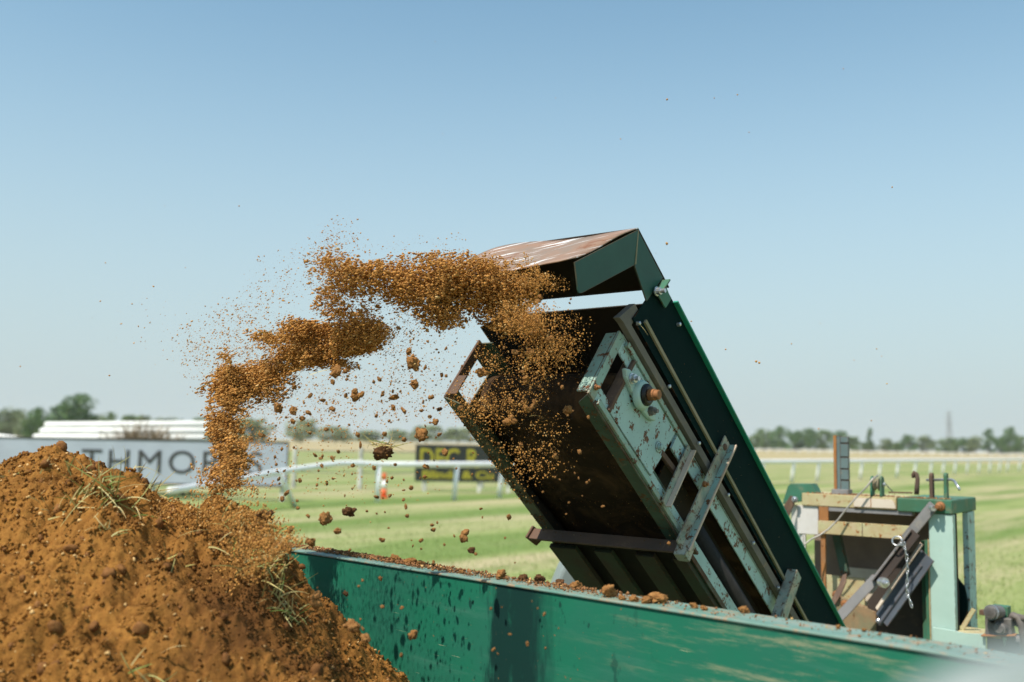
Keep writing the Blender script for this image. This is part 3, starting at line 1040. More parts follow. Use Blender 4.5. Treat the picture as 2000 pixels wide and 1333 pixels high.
for z in (0.68, 0.79, 0.90):
    mb = MB()
    mb.bar((-3.4, 0, H * z), (3.4, 0, H * z), 0.3, 0.4, (0, 1, 0))
    mb.bar((-3.4, 0, H * z), (0, 0, H * z + 1.6), 0.2, 0.2, (0, 1, 0))
    mb.bar((3.4, 0, H * z), (0, 0, H * z + 1.6), 0.2, 0.2, (0, 1, 0))
    mb.build('cross_arm', PYL, py)

# ------------------------------------------------------------------ conveyor
TH, EL = math.radians(51.18), math.radians(39.75)
CT = np.array([-0.237, 3.555, 1.96])
cv = np.array([math.sin(TH), -math.cos(TH), 0])
cuh = np.array([-math.cos(TH), -math.sin(TH), 0])
cu_ = cuh * math.cos(EL) + np.array([0, 0, math.sin(EL)])
cw = np.cross(cu_, cv)
CA = np.stack([cv, -cu_, cw], 1)            # columns: across, down along the belt, square to the belt
CW = 0.62
LB = 2.75


def cpt(x, y, t=None, q=None):
    """point of the conveyor's own frame on the sight line through a photo pixel"""
    d = CA.T @ (fwd * F_PX + RT * (x - 1000) + UP * (666.5 - y))
    o = CA.T @ (CP - CT)
    return o + d * ((t - o[0]) / d[0] if t is not None else (q - o[2]) / d[2])


cvr = thing('belt_conveyor', 'raised dark green and mint belt conveyor throwing soil over the green board', 'conveyor', CT, CA)

# side rails (top and bottom) and end bars on both sides
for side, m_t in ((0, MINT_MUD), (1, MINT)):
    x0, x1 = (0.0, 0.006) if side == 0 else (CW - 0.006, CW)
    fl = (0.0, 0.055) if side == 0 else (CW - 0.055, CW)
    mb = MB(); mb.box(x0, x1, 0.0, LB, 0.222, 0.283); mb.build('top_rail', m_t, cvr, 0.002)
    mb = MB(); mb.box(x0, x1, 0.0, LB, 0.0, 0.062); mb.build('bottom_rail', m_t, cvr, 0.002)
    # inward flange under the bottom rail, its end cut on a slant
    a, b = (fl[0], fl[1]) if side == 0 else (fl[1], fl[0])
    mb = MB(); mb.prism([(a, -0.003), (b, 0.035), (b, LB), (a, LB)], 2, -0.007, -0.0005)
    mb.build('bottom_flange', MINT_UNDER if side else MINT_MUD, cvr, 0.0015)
    mb = MB(); mb.box(min(a, b), max(a, b), 0.02, LB, 0.2845, 0.290); mb.build('top_flange', m_t, cvr)
    mb = MB()
    if side:
        mb.box(x0 - 0.001, x1 + 0.0025, -0.003, 0.036, 0.0, 0.283)
        mb.box(x0 - 0.045, x0 - 0.002, -0.003, 0.003, 0.01, 0.275)
    else:
        mb.box(x0 - 0.0025, x1 + 0.001, -0.003, 0.036, 0.0, 0.283)
        mb.box(x1 + 0.002, x1 + 0.045, -0.003, 0.003, 0.01, 0.10)
    mb.build('end_bar', MINT_RUSTY if side else RUSTY, cvr, 0.0015)
    # take-up plate carrying the drum bearing
    poly = [(0.128, 0.262), (0.120, 0.030), (0.458, 0.036), (0.492, 0.262)]
    mb = MB(); mb.prism(poly, 0, *((CW + 0.001, CW + 0.007) if side else (-0.007, -0.001))); mb.build('bearing_plate', m_t, cvr, 0.0015)
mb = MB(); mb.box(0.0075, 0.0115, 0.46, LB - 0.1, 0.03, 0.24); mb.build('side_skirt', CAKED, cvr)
mb = MB(); mb.prism([(0.116, 0.262), (0.109, 0.028), (0.124, 0.028), (0.131, 0.262)], 0, CW - 0.03, CW + 0.012); mb.build('plate_lip', RUSTY, cvr, 0.002)
# rail angles standing proud of the plate on the right side
mb = MB(); mb.box(CW + 0.0005, CW + 0.014, 0.05, 0.60, 0.262, 0.283); mb.build('upper_angle', MINT_RUSTY, cvr, 0.002)
mb = MB(); mb.box(CW + 0.0005, CW + 0.012, 0.05, 0.78, 0.0, 0.022); mb.build('lower_angle', MINT_RUSTY, cvr, 0.002)
mb = MB(); mb.box(CW + 0.0005, CW + 0.010, 0.50, 0.60, 0.196, 0.258); mb.build('cover_plate', MINT, cvr, 0.002)
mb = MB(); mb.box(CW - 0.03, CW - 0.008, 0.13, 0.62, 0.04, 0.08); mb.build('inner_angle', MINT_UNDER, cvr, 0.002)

# drum and belt
DC, DR = (0.205, 0.155), 0.098
mb = MB(); mb.lathe((0.055, DC[0], DC[1]), (1, 0, 0), [(0, 0.04), (0.0, DR - 0.012), (CW - 0.11, DR - 0.012), (CW - 0.11, 0.04)], 28)
drum = mb.build('drum', BLACK_RUB, cvr)
for kk in range(10):
    a = 2 * math.pi * kk / 10
    mb = MB()
    mb.bar((CW - 0.06, DC[0] + 0.04 * math.cos(a), DC[1] + 0.04 * math.sin(a)), (CW - 0.06, DC[0] + 0.082 * math.cos(a), DC[1] + 0.082 * math.sin(a)), 0.03, 0.02, (0, -math.sin(a), math.cos(a)))
    mb.build('drum_lug', BLACK_RUB, drum, 0.003)
prof = []
for a in np.linspace(-math.pi / 2, math.pi / 2, 17):
    prof.append((DC[0] - DR * math.cos(a), DC[1] + DR * math.sin(a)))
prof = [(s_, DC[1] - DR - 0.0 + 0.006 * math.sin(s_ * 9)) for s_ in np.linspace(LB - 0.1, DC[0] + 0.06, 26)] + prof + [(s_, DC[1] + DR) for s_ in np.linspace(DC[0] + 0.1, LB - 0.1, 12)]
vs, fs = [], []
nx = 9
for i, (s_, q_) in enumerate(prof):
    for j in range(nx):
        t_ = 0.030 + (CW - 0.060) * j / (nx - 1)
        vs.append((t_, s_, q_ - 0.010 * math.sin(math.pi * j / (nx - 1)) * (1 if i < 26 else 0) + 0.004 * math.sin(7 * s_ + 5 * t_)))
for i in range(len(prof) - 1):
    for j in range(nx - 1):
        fs.append((i * nx + j, i * nx + j + 1, (i + 1) * nx + j + 1, (i + 1) * nx + j))
mb = MB(); mb.add(vs, fs)
o = mb.build('belt', BELT, cvr, smooth=True)
sm = o.modifiers.new('thick', 'SOLIDIFY'); sm.thickness = 0.008

# flange bearing on the right plate: oval housing, two bolts, shaft end
bc = cpt(1250, 772, t=CW + 0.02)
bs, bq = bc[1], bc[2]
ax = np.array([0.90, 0.43])                    # long axis of the oval in (s, q), down the belt
ax = np.array([0.55, -0.83]) if False else np.array([1.0, 0.0])
dv_ = cpt(1278, 806, t=CW + 0.02) - cpt(1241, 742, t=CW + 0.02)
ax = dv_[1:] / np.linalg.norm(dv_[1:])
bx = np.array([-ax[1], ax[0]])
L_ = np.linalg.norm(dv_[1:]) / 2
poly = []
for a in np.linspace(0, 2 * math.pi, 36, endpoint=False):
    rr = 1.0 / (abs(math.cos(a) / (L_ + 0.020)) ** 1.55 + abs(math.sin(a) / 0.041) ** 1.9) ** (1 / 1.75)
    pt = np.array([bs, bq]) + ax * rr * math.cos(a) + bx * rr * math.sin(a)
    poly.append(tuple(pt))
mb = MB(); mb.prism(poly, 0, CW + 0.0075, CW + 0.024)
house = mb.build('bearing_housing', MINT_CLEAN, cvr, 0.005)
MB().lathe((CW + 0.020, bs, bq), (1, 0, 0), [(0, 0.052), (0.010, 0.051), (0.020, 0.047), (0.024, 0.040)], 24).build('housing_boss', MINT_CLEAN, house, 0.003, True)
mb = MB(); mb.lathe((CW + 0.036, bs, bq), (1, 0, 0), [(0, 0.038), (0.014, 0.038), (0.020, 0.033), (0.022, 0.028)], 24); mb.build('bearing_collar', GREASE, house)
mb = MB(); mb.lathe((CW + 0.034, bs, bq), (1, 0, 0), [(0, 0.020), (0.045, 0.020), (0.047, 0.0165), (0.060, 0.0165), (0.062, 0.014)], 20); mb.build('shaft_end', SHAFT, house)
for sg_, m_ in ((-1, ZINC), (1, VALVE)):
    pt = np.array([bs, bq]) + ax * sg_ * L_ * 0.98
    mb = MB(); mb.lathe((CW + 0.024, pt[0], pt[1]), (1, 0, 0), [(0, 0.019), (0.004, 0.019), (0.0045, 0.015), (0.017, 0.015), (0.018, 0.008), (0.030, 0.008)], 6 if sg_ > 0 else 12)
    mb.build('bearing_bolt', m_, house)
# small studs
for px, py, r_, m_ in ((1164, 757, 0.010, SHAFT), (1285, 873, 0.020, MINT)):
    b_ = cpt(px, py, t=CW + 0.007)
    mb = MB(); mb.lathe((CW + 0.0065, b_[1], b_[2]), (1, 0, 0), [(0, r_), (0.004, r_), (0.005, r_ * 0.6), (0.016, r_ * 0.55), (0.018, r_ * 0.3)], 16)
    mb.build('stud', m_, cvr)
# scraper rod in the lower opening
p0, p1 = cpt(1290, 884, t=CW + 0.002), cpt(1330, 938, t=CW + 0.002)
mb = MB(); mb.bar(p0, p1, 0.022, 0.016, (0, 0, 1)); mb.build('scraper_rod', RUSTY, cvr, 0.003)

# strengthening angles on the right side and the rusty cross bar under the belt
p0, p1 = cpt(1346, 874, t=CW + 0.02), cpt(1296, 984, t=CW + 0.02)
mb = MB(); mb.bar(p0, p1, 0.030, 0.005, (0, 1, 0)); sb_ = mb.build('short_brace', BRACE, cvr, 0.001)
mb = MB(); mb.bar(p0 + np.array([0.011, 0.017, 0]), p1 + np.array([0.011, 0.017, 0]), 0.022, 0.006, (1, 0, 0)); mb.build('bare_flange', CREAM_R, sb_, 0.001)
p0, p1 = cpt(1420, 860, t=CW + 0.045), cpt(1326, 1066, t=CW + 0.030)
mb = MB(); mb.bar(p0, p1, 0.052, 0.006, (0, 1, 0)); yk = mb.build('yoke_upright', BRACE, cvr, 0.0015)
mb = MB(); mb.bar(p0 + np.array([0.013, 0.029, 0]), p1 + np.array([0.013, 0.029, 0]), 0.026, 0.006, (1, 0, 0)); mb.build('yoke_flange', MINT_RUSTY, yk, 0.001)
mb = MB(); mb.bar(p0 + np.array([0.027, 0.030, 0]), p1 + np.array([0.027, 0.030, 0]), 0.007, 0.009, (1, 0, 0)); mb.build('bare_edge', CREAM_R, yk, 0.002)
e_ = p0 * 0.93 + p1 * 0.07
mb = MB(); mb.lathe((e_[0] + 0.003, e_[1], e_[2]), (1, 0, 0), [(0, 0.014), (0.004, 0.013), (0.008, 0.006)], 12); mb.build('rusty_rivet', RUSTY, yk)
mb = MB(); mb.box(CW - 0.003, CW + 0.0028, 0.04, LB - 0.1, -0.0095, 0.011); mb.build('rusty_corner', CORNER_R, cvr, 0.002)
b_ = cpt(1375, 946, t=CW + 0.05)
mb = MB(); mb.lathe((CW + 0.048, b_[1], b_[2]), (1, 0, 0), [(0, 0.011), (0.010, 0.011), (0.012, 0.006), (0.02, 0.006)], 12); mb.build('yoke_bolt', SHAFT, yk)
mb = MB()
mb.prism([(0.762, -0.062), (0.768, -0.008), (0.838, -0.008), (0.838, -0.018), (0.780, -0.020), (0.774, -0.062)], 0, -0.035, CW + 0.05)
mb.build('cross_bar', RUSTY, cvr, 0.003)
mb = MB(); mb.prism([(0.752, -0.066), (0.758, -0.004), (0.80, 0.006), (0.846, -0.006), (0.83, -0.05)], 0, -0.045, -0.0355); mb.build('cross_bar_end', RUSTY, cvr, 0.003)
mb = MB(); mb.box(CW + 0.004, CW + 0.052, 0.755, 0.80, -0.075, -0.005); mb.build('yoke_foot', BRACE, cvr, 0.003)

# underside ribs below the cross bar and dark lining between them
for t0, t1 in ((-0.004, 0.125), (0.212, 0.292), (0.398, 0.480), (0.560, 0.612)):
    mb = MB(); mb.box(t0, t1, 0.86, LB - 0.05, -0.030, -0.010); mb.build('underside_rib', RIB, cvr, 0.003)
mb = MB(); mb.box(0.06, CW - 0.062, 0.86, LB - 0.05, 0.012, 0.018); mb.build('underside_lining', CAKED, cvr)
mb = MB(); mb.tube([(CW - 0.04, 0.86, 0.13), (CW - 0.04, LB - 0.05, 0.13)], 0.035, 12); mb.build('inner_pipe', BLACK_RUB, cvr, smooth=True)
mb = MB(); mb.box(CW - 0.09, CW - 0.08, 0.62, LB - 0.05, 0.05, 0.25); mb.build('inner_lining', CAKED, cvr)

# right strip, wall, trim; left wall
mb = MB(); mb.prism([(-0.060, 0.285), (-0.022, 0.392), (0.012, 0.392), (0.012, 0.322), (LB - 0.1, 0.330), (LB - 0.1, 0.2915), (-0.03, 0.2915)], 0, CW + 0.0005, CW + 0.026)
mb.build('seal_strip', STRIP, cvr, 0.002)
for side in (0, 1):
    xa, xb = (CW + 0.028, CW + 0.033) if side else (-0.012, -0.007)
    mb = MB(); mb.prism([(-0.005, 0.335), (0.035, 0.578), (LB - 0.2, 0.552), (LB - 0.2, 0.335)] if side else [(-0.02, 0.335), (0.10, 0.572), (LB - 0.2, 0.56), (LB - 0.2, 0.335)], 0, xa, xb)
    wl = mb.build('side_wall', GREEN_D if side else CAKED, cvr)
    if side:
        mb = MB(); mb.prism([(0.145, 0.573), (0.145, 0.580), (LB - 0.2, 0.555), (LB - 0.2, 0.548)], 0, CW + 0.0335, CW + 0.052); mb.build('wall_flange', GREEN_E, wl)
        mb = MB(); mb.prism([(0.05, 0.372), (0.05, 0.386), (LB - 0.4, 0.345), (LB - 0.4, 0.334)], 0, CW + 0.0335, CW + 0.042); mb.build('wall_trim', TRIM, wl)
        for px, py in ((1307, 755), (1365, 866), (1422, 967), (1471, 1061), (1520, 1148)):
            b_ = cpt(px, py, t=CW + 0.035)
            mb = MB(); mb.lathe((CW + 0.0335, b_[1], b_[2]), (1, 0, 0), [(0, 0.0075), (0.006, 0.0065), (0.008, 0.003)], 10); mb.build('wall_bolt', ZINC, wl)
        for px, py in ((1324, 634), (1245, 632)):
            b_ = cpt(px, py, t=CW + 0.035)
            mb = MB(); mb.lathe((CW + 0.0335, b_[1], b_[2]), (1, 0, 0), [(0, 0.008), (0.012, 0.007), (0.014, 0.003)], 10); mb.build('wall_bolt', ZINC, wl)
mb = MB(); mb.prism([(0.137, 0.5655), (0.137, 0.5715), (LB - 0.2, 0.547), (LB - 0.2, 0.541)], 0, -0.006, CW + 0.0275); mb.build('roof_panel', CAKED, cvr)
mb = MB(); mb.box(0.02, CW, LB - 0.12, LB - 0.1, 0.0, 0.54); mb.build('rear_panel', DARK_IN, cvr)

# hood over the mouth: level rear part, bent-down deflector with side cheeks
hood = MB()
hx0, hx1 = 0.045, CW + 0.042
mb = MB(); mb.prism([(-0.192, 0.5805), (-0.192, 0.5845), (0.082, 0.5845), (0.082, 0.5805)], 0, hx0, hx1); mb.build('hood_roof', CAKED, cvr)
A_, F_ = np.array([-0.192, 0.5825]), np.array([-0.384, 0.197])
nn = np.array([F_[1] - A_[1], -(F_[0] - A_[0])]); nn = nn / np.linalg.norm(nn)
nn = nn if nn[0] < 0 else -nn
mb = MB()
vs, fs = [], []
nS, nT = 10, 14
for i in range(nS + 1):
    for j in range(nT + 1):
        f = i / nS
        t_ = hx0 + (hx1 - hx0) * j / nT
        e_ = 0.0
        pos = A_ + (F_ - A_) * f + nn * (0.004 * math.sin(f * 7 + t_ * 9) + 0.004 * math.sin(t_ * 13))
        # rounded front corners
        if i == nS:
            dd = min(t_ - hx0, hx1 - t_)
            pos = pos - (F_ - A_) / np.linalg.norm(F_ - A_) * 0.03 * max(0, 1 - dd / 0.05) ** 2
        vs.append((t_, pos[0], pos[1]))
for i in range(nS):
    for j in range(nT):
        q_ = i * (nT + 1) + j
        fs.append((q_, q_ + 1, q_ + nT + 2, q_ + nT + 1))
mb.add(vs, fs)
o = mb.build('hood_deflector', HOOD_TOP, cvr, smooth=True)
sm = o.modifiers.new('thick', 'SOLIDIFY'); sm.thickness = 0.004
for side in (0, 1):
    x_ = (hx1 - 0.005, hx1) if side else (hx0, hx0 + 0.005)
    mb = MB(); mb.prism([(-0.186, 0.5795), (0.032, 0.5795), (0.010, 0.435), (-0.122, 0.470)], 0, x_[0] - 0.001 if side else x_[0] + 0.001, x_[1] - 0.001 if side else x_[1] + 0.001); mb.build('hood_side', GREEN_H, cvr)
    mb = MB()
    poly = [(-0.190, 0.576), (-0.124, 0.471), (-0.274, 0.176), (-0.284, 0.158), (-0.294, 0.148), (-0.304, 0.150), (-0.374, 0.200)]
    e0 = 0.012 if side else -0.012                      # cheeks splay out a little at the front
    n_ = len(poly)
    vs = []
    for off in (0, 0.004):
        for (s_, q_) in poly:
            f = min(1, max(0, (-s_ - 0.12) / 0.22))
            vs.append((x_[0] + 0.0005 + off - 0.000 + e0 * f * (1 if side else 1), s_, q_))
    fs = [tuple(range(n_))[::-1], tuple(range(n_, 2 * n_))] + [(i, (i + 1) % n_, n_ + (i + 1) % n_, n_ + i) for i in range(n_)]
    mb.add(vs, fs)
    mb.build('hood_cheek', GREEN_H, cvr)
# weld seam, hood bracket with bolt
mb = MB(); mb.bar((hx1 + 0.001, -0.188, 0.576), (hx1 + 0.001, -0.124, 0.474), 0.006, 0.004, (0, 1, 0)); mb.build('weld_seam', TRIM, cvr)
mb = MB(); mb.prism([(0.022, 0.495), (0.030, 0.566), (0.112, 0.552), (0.105, 0.500)], 0, CW + 0.043, CW + 0.049)
mb.prism([(0.022, 0.500), (0.030, 0.566), (0.036, 0.566), (0.028, 0.500)], 0, CW + 0.049, CW + 0.075)
br = mb.build('hood_bracket', GREEN_M, cvr, 0.001)
b_ = cpt(1287, 569, t=CW + 0.06)
mb = MB(); mb.lathe((CW + 0.049, b_[1], b_[2]), (1, 0, 0), [(0, 0.017), (0.004, 0.017), (0.005, 0.013), (0.018, 0.013), (0.019, 0.0075), (0.036, 0.0075)], 12); mb.build('hood_bolt', ZINC, br)
# lower lug on the wall where the lift strut meets it
p0, p1 = cpt(1560, 1121, t=CW + 0.075), cpt(1528, 1215, t=CW + 0.075)
mb = MB(); mb.bar(p0, p1, 0.055, 0.006, (0, 1, 0)); mb.bar(p0 + np.array([-0.02, -0.028, 0]), p1 + np.array([-0.02, -0.028, 0]), 0.04, 0.006, (1, 0, 0)); mb.build('wall_lug', BRACE, cvr, 0.001)

# ------------------------------------------------------------------ machine frame at the right
T2 = math.radians(52)
v2 = np.array([math.sin(T2), -math.cos(T2), 0])
a2 = np.array([math.cos(T2), math.sin(T2), 0])
P2 = at(1860, 977, Y=5.0)
TA = np.stack([v2, a2, np.array([0, 0, 1.0])], 1)
ZT = float(P2[2])
TO = np.array([P2[0], P2[1], 0])


def tpt(x, y, dep=0.0):
    """point of the machine frame on the sight line through a photo pixel, dep metres behind its front face"""
    d = TA.T @ (fwd * F_PX + RT * (x - 1000) + UP * (666.5 - y))
    o = TA.T @ (CP - TO)
    return o + d * ((dep - o[1]) / d[1])


_v62 = np.array([math.sin(math.radians(62)), -math.cos(math.radians(62)), 0])


def tx(x):
    """place along the front face, from the distance first measured on a slightly turned face"""
    p = np.array([P2[0], P2[1], 0]) + _v62 * x
    m_ = np.array([[v2[0], -p[0]], [v2[1], -p[1]]])
    return float(np.linalg.solve(m_, -np.array([P2[0], P2[1]]))[0])


def tbox(x0, x1, y0, y1, z0, z1):
    x0, x1 = tx(x0), tx(x1)
    return MB().box(x0, x1, y0, y1, ZT + z0, ZT + z1)


mf = thing('machine_frame', 'mint green steel headstock frame of the loading machine with linkage arms and chain', 'machine', TO, TA)
CD = 0.47
tbox(-0.735, -0.262, 0.0, 0.30, -0.066, 0.0).build('top_beam', DUSTY_MINT, mf, 0.004)
MB().prism([(tx(-0.47), ZT - 0.058), (tx(-0.47), ZT - 0.010), (tx(-0.285), ZT - 0.012), (tx(-0.270), ZT - 0.024), (tx(-0.262), ZT - 0.058)], 1, -0.008, -0.0006).build('beam_plate', BEIGE, mf, 0.001)
tbox(-0.385, -0.382, -0.0105, -0.0085, -0.058, -0.010).build('beam_joint', RUST_OR, mf)
tbox(-0.60, -0.19, 0.004, 0.06, -0.090, -0.068).build('under_rail', GREY_ST, mf, 0.002)
tbox(-0.258, 0.0, -0.008, CD, -0.071, 0.0).build('end_cap', GREEN_M, mf, 0.006)
# right pillar: front plate, side flange, rear leg
tbox(-0.112, 0.0, 0.0, 0.006, -1.2, -0.073).build('pillar_front', MINT_CLEAN, mf, 0.002)
tbox(-0.007, 0.0, 0.0065, 0.040, -1.2, -0.073).build('pillar_flange', MINT_CLEAN, mf, 0.001)
tbox(-0.095, -0.009, 0.10, 0.11, -1.2, -0.073).build('pillar_web', DARK_IN, mf)
MB().box(-0.03, -0.003, 0.30, 0.44, ZT - 1.2, ZT - 0.073).build('rear_leg', MINT, mf, 0.002)
tbox(-0.135, -0.113, 0.002, 0.10, -1.2, -0.205).build('pillar_edge', GREEN_M, mf, 0.002)
tbox(-0.118, -0.112, -0.004, 0.001, -1.2, -0.20).build('pillar_lip', DUSTY_MINT, mf, 0.001)
# white side box at the left end
a, b = tpt(1571, 988), tpt(1603, 1046)
tbox(a[0] - 0.005, -0.655, 0.012, 0.03, b[2] - ZT, -0.068).build('side_box_front', WHITE_P, mf, 0.002)
MB().bar((a[0] - 0.008, 0.02, ZT - 0.068), (a[0] - 0.008, 0.02, ZT - 0.30), 0.012, 0.01, (1, 0, 0)).build('box_edge', WHITE_P, mf)
c_ = tpt(1543, 990, 0.06)
mb = MB()
vs = [(a[0] - 0.012, 0.012, ZT - 0.068), (a[0] - 0.012, 0.012, ZT - 0.285), (c_[0], 0.075, ZT - 0.285), (c_[0], 0.075, ZT - 0.068)]
vs += [(x, y + 0.006, z) for x, y, z in vs]
mb.add(vs, [(0, 1, 2, 3), (7, 6, 5, 4), (0, 4, 5, 1), (1, 5, 6, 2), (2, 6, 7, 3), (3, 7, 4, 0)])
mb.build('side_box_flank', WHITE_P, mf)
tbox(-0.648, -0.600, 0.0, 0.014, -0.140, -0.0675).build('hanger_strap', RUST_OR, mf, 0.001)
tbox(-0.642, -0.618, 0.004, 0.018, -0.70, -0.212).build('mid_post', RUST_OR, mf, 0.002)
tbox(-0.648, -0.190, -0.014, 0.012, -0.210, -0.141).build('cross_rail', DUSTY_MINT, mf, 0.002)
tbox(-0.427, -0.424, -0.0155, -0.0135, -0.210, -0.141).build('rail_joint', DARK_IN, mf)
# back panels of the hopper
tbox(-0.78, -0.09, 0.30, 0.31, -1.2, -0.068).build('back_panel', BROWN_P, mf)
a, b = tpt(1598, 1095, 0.296), tpt(1760, 1130, 0.296)
tbox(-0.60, -0.30, 0.285, 0.299, -1.2, tpt(1700, 1112, 0.29)[2] - ZT).build('pale_panel', BEIGE, mf)
p0, p1 = tpt(1634, 1045, 0.2), tpt(1652, 1125, 0.2)
MB().bar(p0, p1, 0.045, 0.03, (1, 0, 0)).build('inner_brace', MINT_UNDER, mf, 0.002)
a, b = tpt(1617, 1123, 0.14), tpt(1697, 1185, 0.14)
tbox(a[0], b[0], 0.14, 0.15, b[2] - ZT, a[2] - ZT).build('low_plate', DUSTY_MINT, mf, 0.002)
mb = MB(); a = tpt(1640, 1165, 0.08); b = tpt(1700, 1235, 0.08)
mb.prism([(a[0] - 0.02, a[2]), (b[0] + 0.03, a[2] - 0.06), (b[0] + 0.03, b[2] - 0.2), (a[0] - 0.02, b[2] - 0.2)], 1, 0.08, 0.125); mb.build('rusty_floor', RUST_FL, mf, 0.004)
for px, py in ((1650, 1180), (1633, 1162)):
    b_ = tpt(px, py, 0.07)
    MB().lathe((b_[0], 0.078, b_[2]), (0, -1, 0), [(0, 0.022), (0.02, 0.020), (0.03, 0.012)], 12).build('floor_bolt', SHAFT, mf, smooth=False)
# dark panel inside the right pillar
a, b = tpt(1702, 1155, 0.09), tpt(1808, 1075, 0.09)
MB().prism([(a[0] - 0.02, ZT - 1.1), (b[0] - 0.002, ZT - 1.1), (b[0] - 0.002, b[2]), (b[0] - 0.10, b[2] - 0.02), (a[0] - 0.02, a[2] - 0.05)], 1, 0.085, 0.093).build('dark_panel', DARK_IN, mf)
a = tpt(1768, 1100, 0.07)
tbox(-0.165, -0.137, 0.05, 0.084, -1.1, -0.215).build('panel_edge', GREEN_M, mf, 0.003)
# chassis out of sight below, so that the frame stands on the ground
tbox(-0.80, 0.05, 0.02, 0.30, -1.31, -1.201).build('chassis_beam', GREEN_M, mf, 0.01)
for x_ in (-0.7, -0.05):
    MB().lathe((x_ - 0.06, 0.16, 0.20), (1, 0, 0), [(0, 0.10), (0.01, 0.19), (0.05, 0.2), (0.11, 0.2), (0.15, 0.19), (0.16, 0.10)], 24).build('wheel', BLACK_RUB, mf)

# upright post with notches
a, b = tpt(1629, 852, 0.05), tpt(1657, 966, 0.05)
xw0, xw1, zp0, zp1 = a[0], tpt(1656, 852, 0.05)[0], b[2], a[2]
nz = [zp0] + [tpt(1640, y, 0.05)[2] for y in (938, 916, 893, 866)] + [zp1]
mb = MB(); mb.box(xw0 + 0.012, xw0 + 0.032, 0.05, 0.075, zp0 - 0.01, zp1); post = mb.build('notched_post', GREY_BL, mf, 0.001)
post.data.materials[0] = paint('blue_mint_post', (0.13, 0.185, 0.185), (0.10, 0.14, 0.14), rust=0.45, edge_rust=0.9, dust=0.1, scale=11)
PM = post.data.materials[0]
mb = MB(); mb.box(xw0 - 0.004, xw0 + 0.0115, 0.047, 0.085, zp0 - 0.01, zp1 + 0.003); mb.build('post_edge', RUST_OR, post, 0.001)
for z0_, z1_ in zip(nz[:-1], nz[1:]):
    mb = MB(); mb.box(xw0 + 0.0325, xw1, 0.05, 0.072, z0_ + 0.003, z1_ - 0.003); mb.build('post_segment', PM, post, 0.001)
mb = MB(); mb.box(xw0 + 0.0325, xw1 - 0.004, 0.066, 0.075, zp0, zp1 - 0.002); mb.build('post_backing', RUSTY, post)
a, b = tpt(1634, 956, 0.03), tpt(1665, 967, 0.03)
tbox(a[0], b[0], 0.03, 0.10, 0.0005, a[2] - ZT).build('post_clamp', GREY_ST, mf, 0.003)
# dark hat-shaped bracket at the left end
pts = [tpt(x, y, 0.04) for x, y in ((1530, 985), (1541, 950), (1546, 945), (1588, 945), (1598, 966), (1598, 975))]
MB().prism([(p[0], p[2]) for p in pts], 1, 0.02, 0.10).build('hat_bracket', GREEN_M, mf, 0.003)
pts = [tpt(x, y, -0.02) for x, y in ((1525, 1000), (1545, 968), (1556, 975), (1541, 1010), (1535, 1018))]
MB().prism([(p[0], p[2]) for p in pts], 1, -0.03, -0.02).build('left_link', RUSTY, mf, 0.001)
b_ = tpt(1551, 976, -0.035)
MB().lathe((b_[0], -0.0195, b_[2]), (0, -1, 0), [(0, 0.016), (0.012, 0.016), (0.014, 0.009), (0.025, 0.009)], 12).build('link_bolt', ZINC, mf)

# rope pulley
pc = tpt(1713, 946, 0.02)
py0 = pc[1]
pul = MB().lathe((pc[0] - 0.014, py0, pc[2]), (1, 0, 0), [(0, 0.030), (0.004, 0.034), (0.010, 0.024), (0.018, 0.024), (0.024, 0.034), (0.028, 0.030)], 22).build('pulley', TRIM, mf)
for dx in (-0.030, 0.019):
    mb = MB(); r_ = [(math.cos(t) * 0.024, pc[2] + 0.018 + math.sin(t) * 0.024) for t in np.linspace(0, math.pi, 9)]
    mb.prism([(py0 + y_, z_) for y_, z_ in r_] + [(py0 - 0.024, ZT + 0.0005), (py0 + 0.024, ZT + 0.0005)], 0, pc[0] + dx, pc[0] + dx + 0.011); mb.build('cheek_plate', GREEN_M, pul, 0.002)
MB().lathe((pc[0] - 0.036, py0, pc[2]), (1, 0, 0), [(0, 0.010), (0.006, 0.010), (0.0065, 0.006), (0.068, 0.006), (0.0685, 0.010), (0.078, 0.010)], 10).build('axle', ZINC, pul)
rope = [tpt(x, y, d) for x, y, d in ((1714, 929, 0.0), (1704, 936, -0.03), (1692, 952, -0.04), (1672, 972, -0.05), (1655, 992, -0.05), (1637, 1015, -0.06), (1618, 1034, -0.07), (1600, 1046, -0.08), (1585, 1053, -0.12), (1560, 1072, -0.2))]
MB().tube(rope, 0.0045, 8).build('rope', CABLE, mf, smooth=True)
MB().tube([tpt(x, y, d) for x, y, d in ((1728, 943, 0.03), (1736, 953, 0.05), (1745, 962, 0.07))], 0.003, 6).build('rope_tail', WIRE, mf)
# low rod and dried soil along the beam top
MB().tube([tpt(1735, 962, 0.06), tpt(1782, 963, 0.06)], 0.004, 8).build('thin_rod', RUSTY, mf)
# hook
hp = [tpt(x, y, 0.08) for x, y in ((1790, 966), (1791, 950), (1792, 936), (1790, 926), (1786, 923), (1783, 928), (1784, 934))]
mb = MB(); mb.tube(hp, [0.013, 0.012, 0.011, 0.010, 0.010, 0.010, 0.008], 8); mb.build('hook', RUSTY, mf, smooth=True)
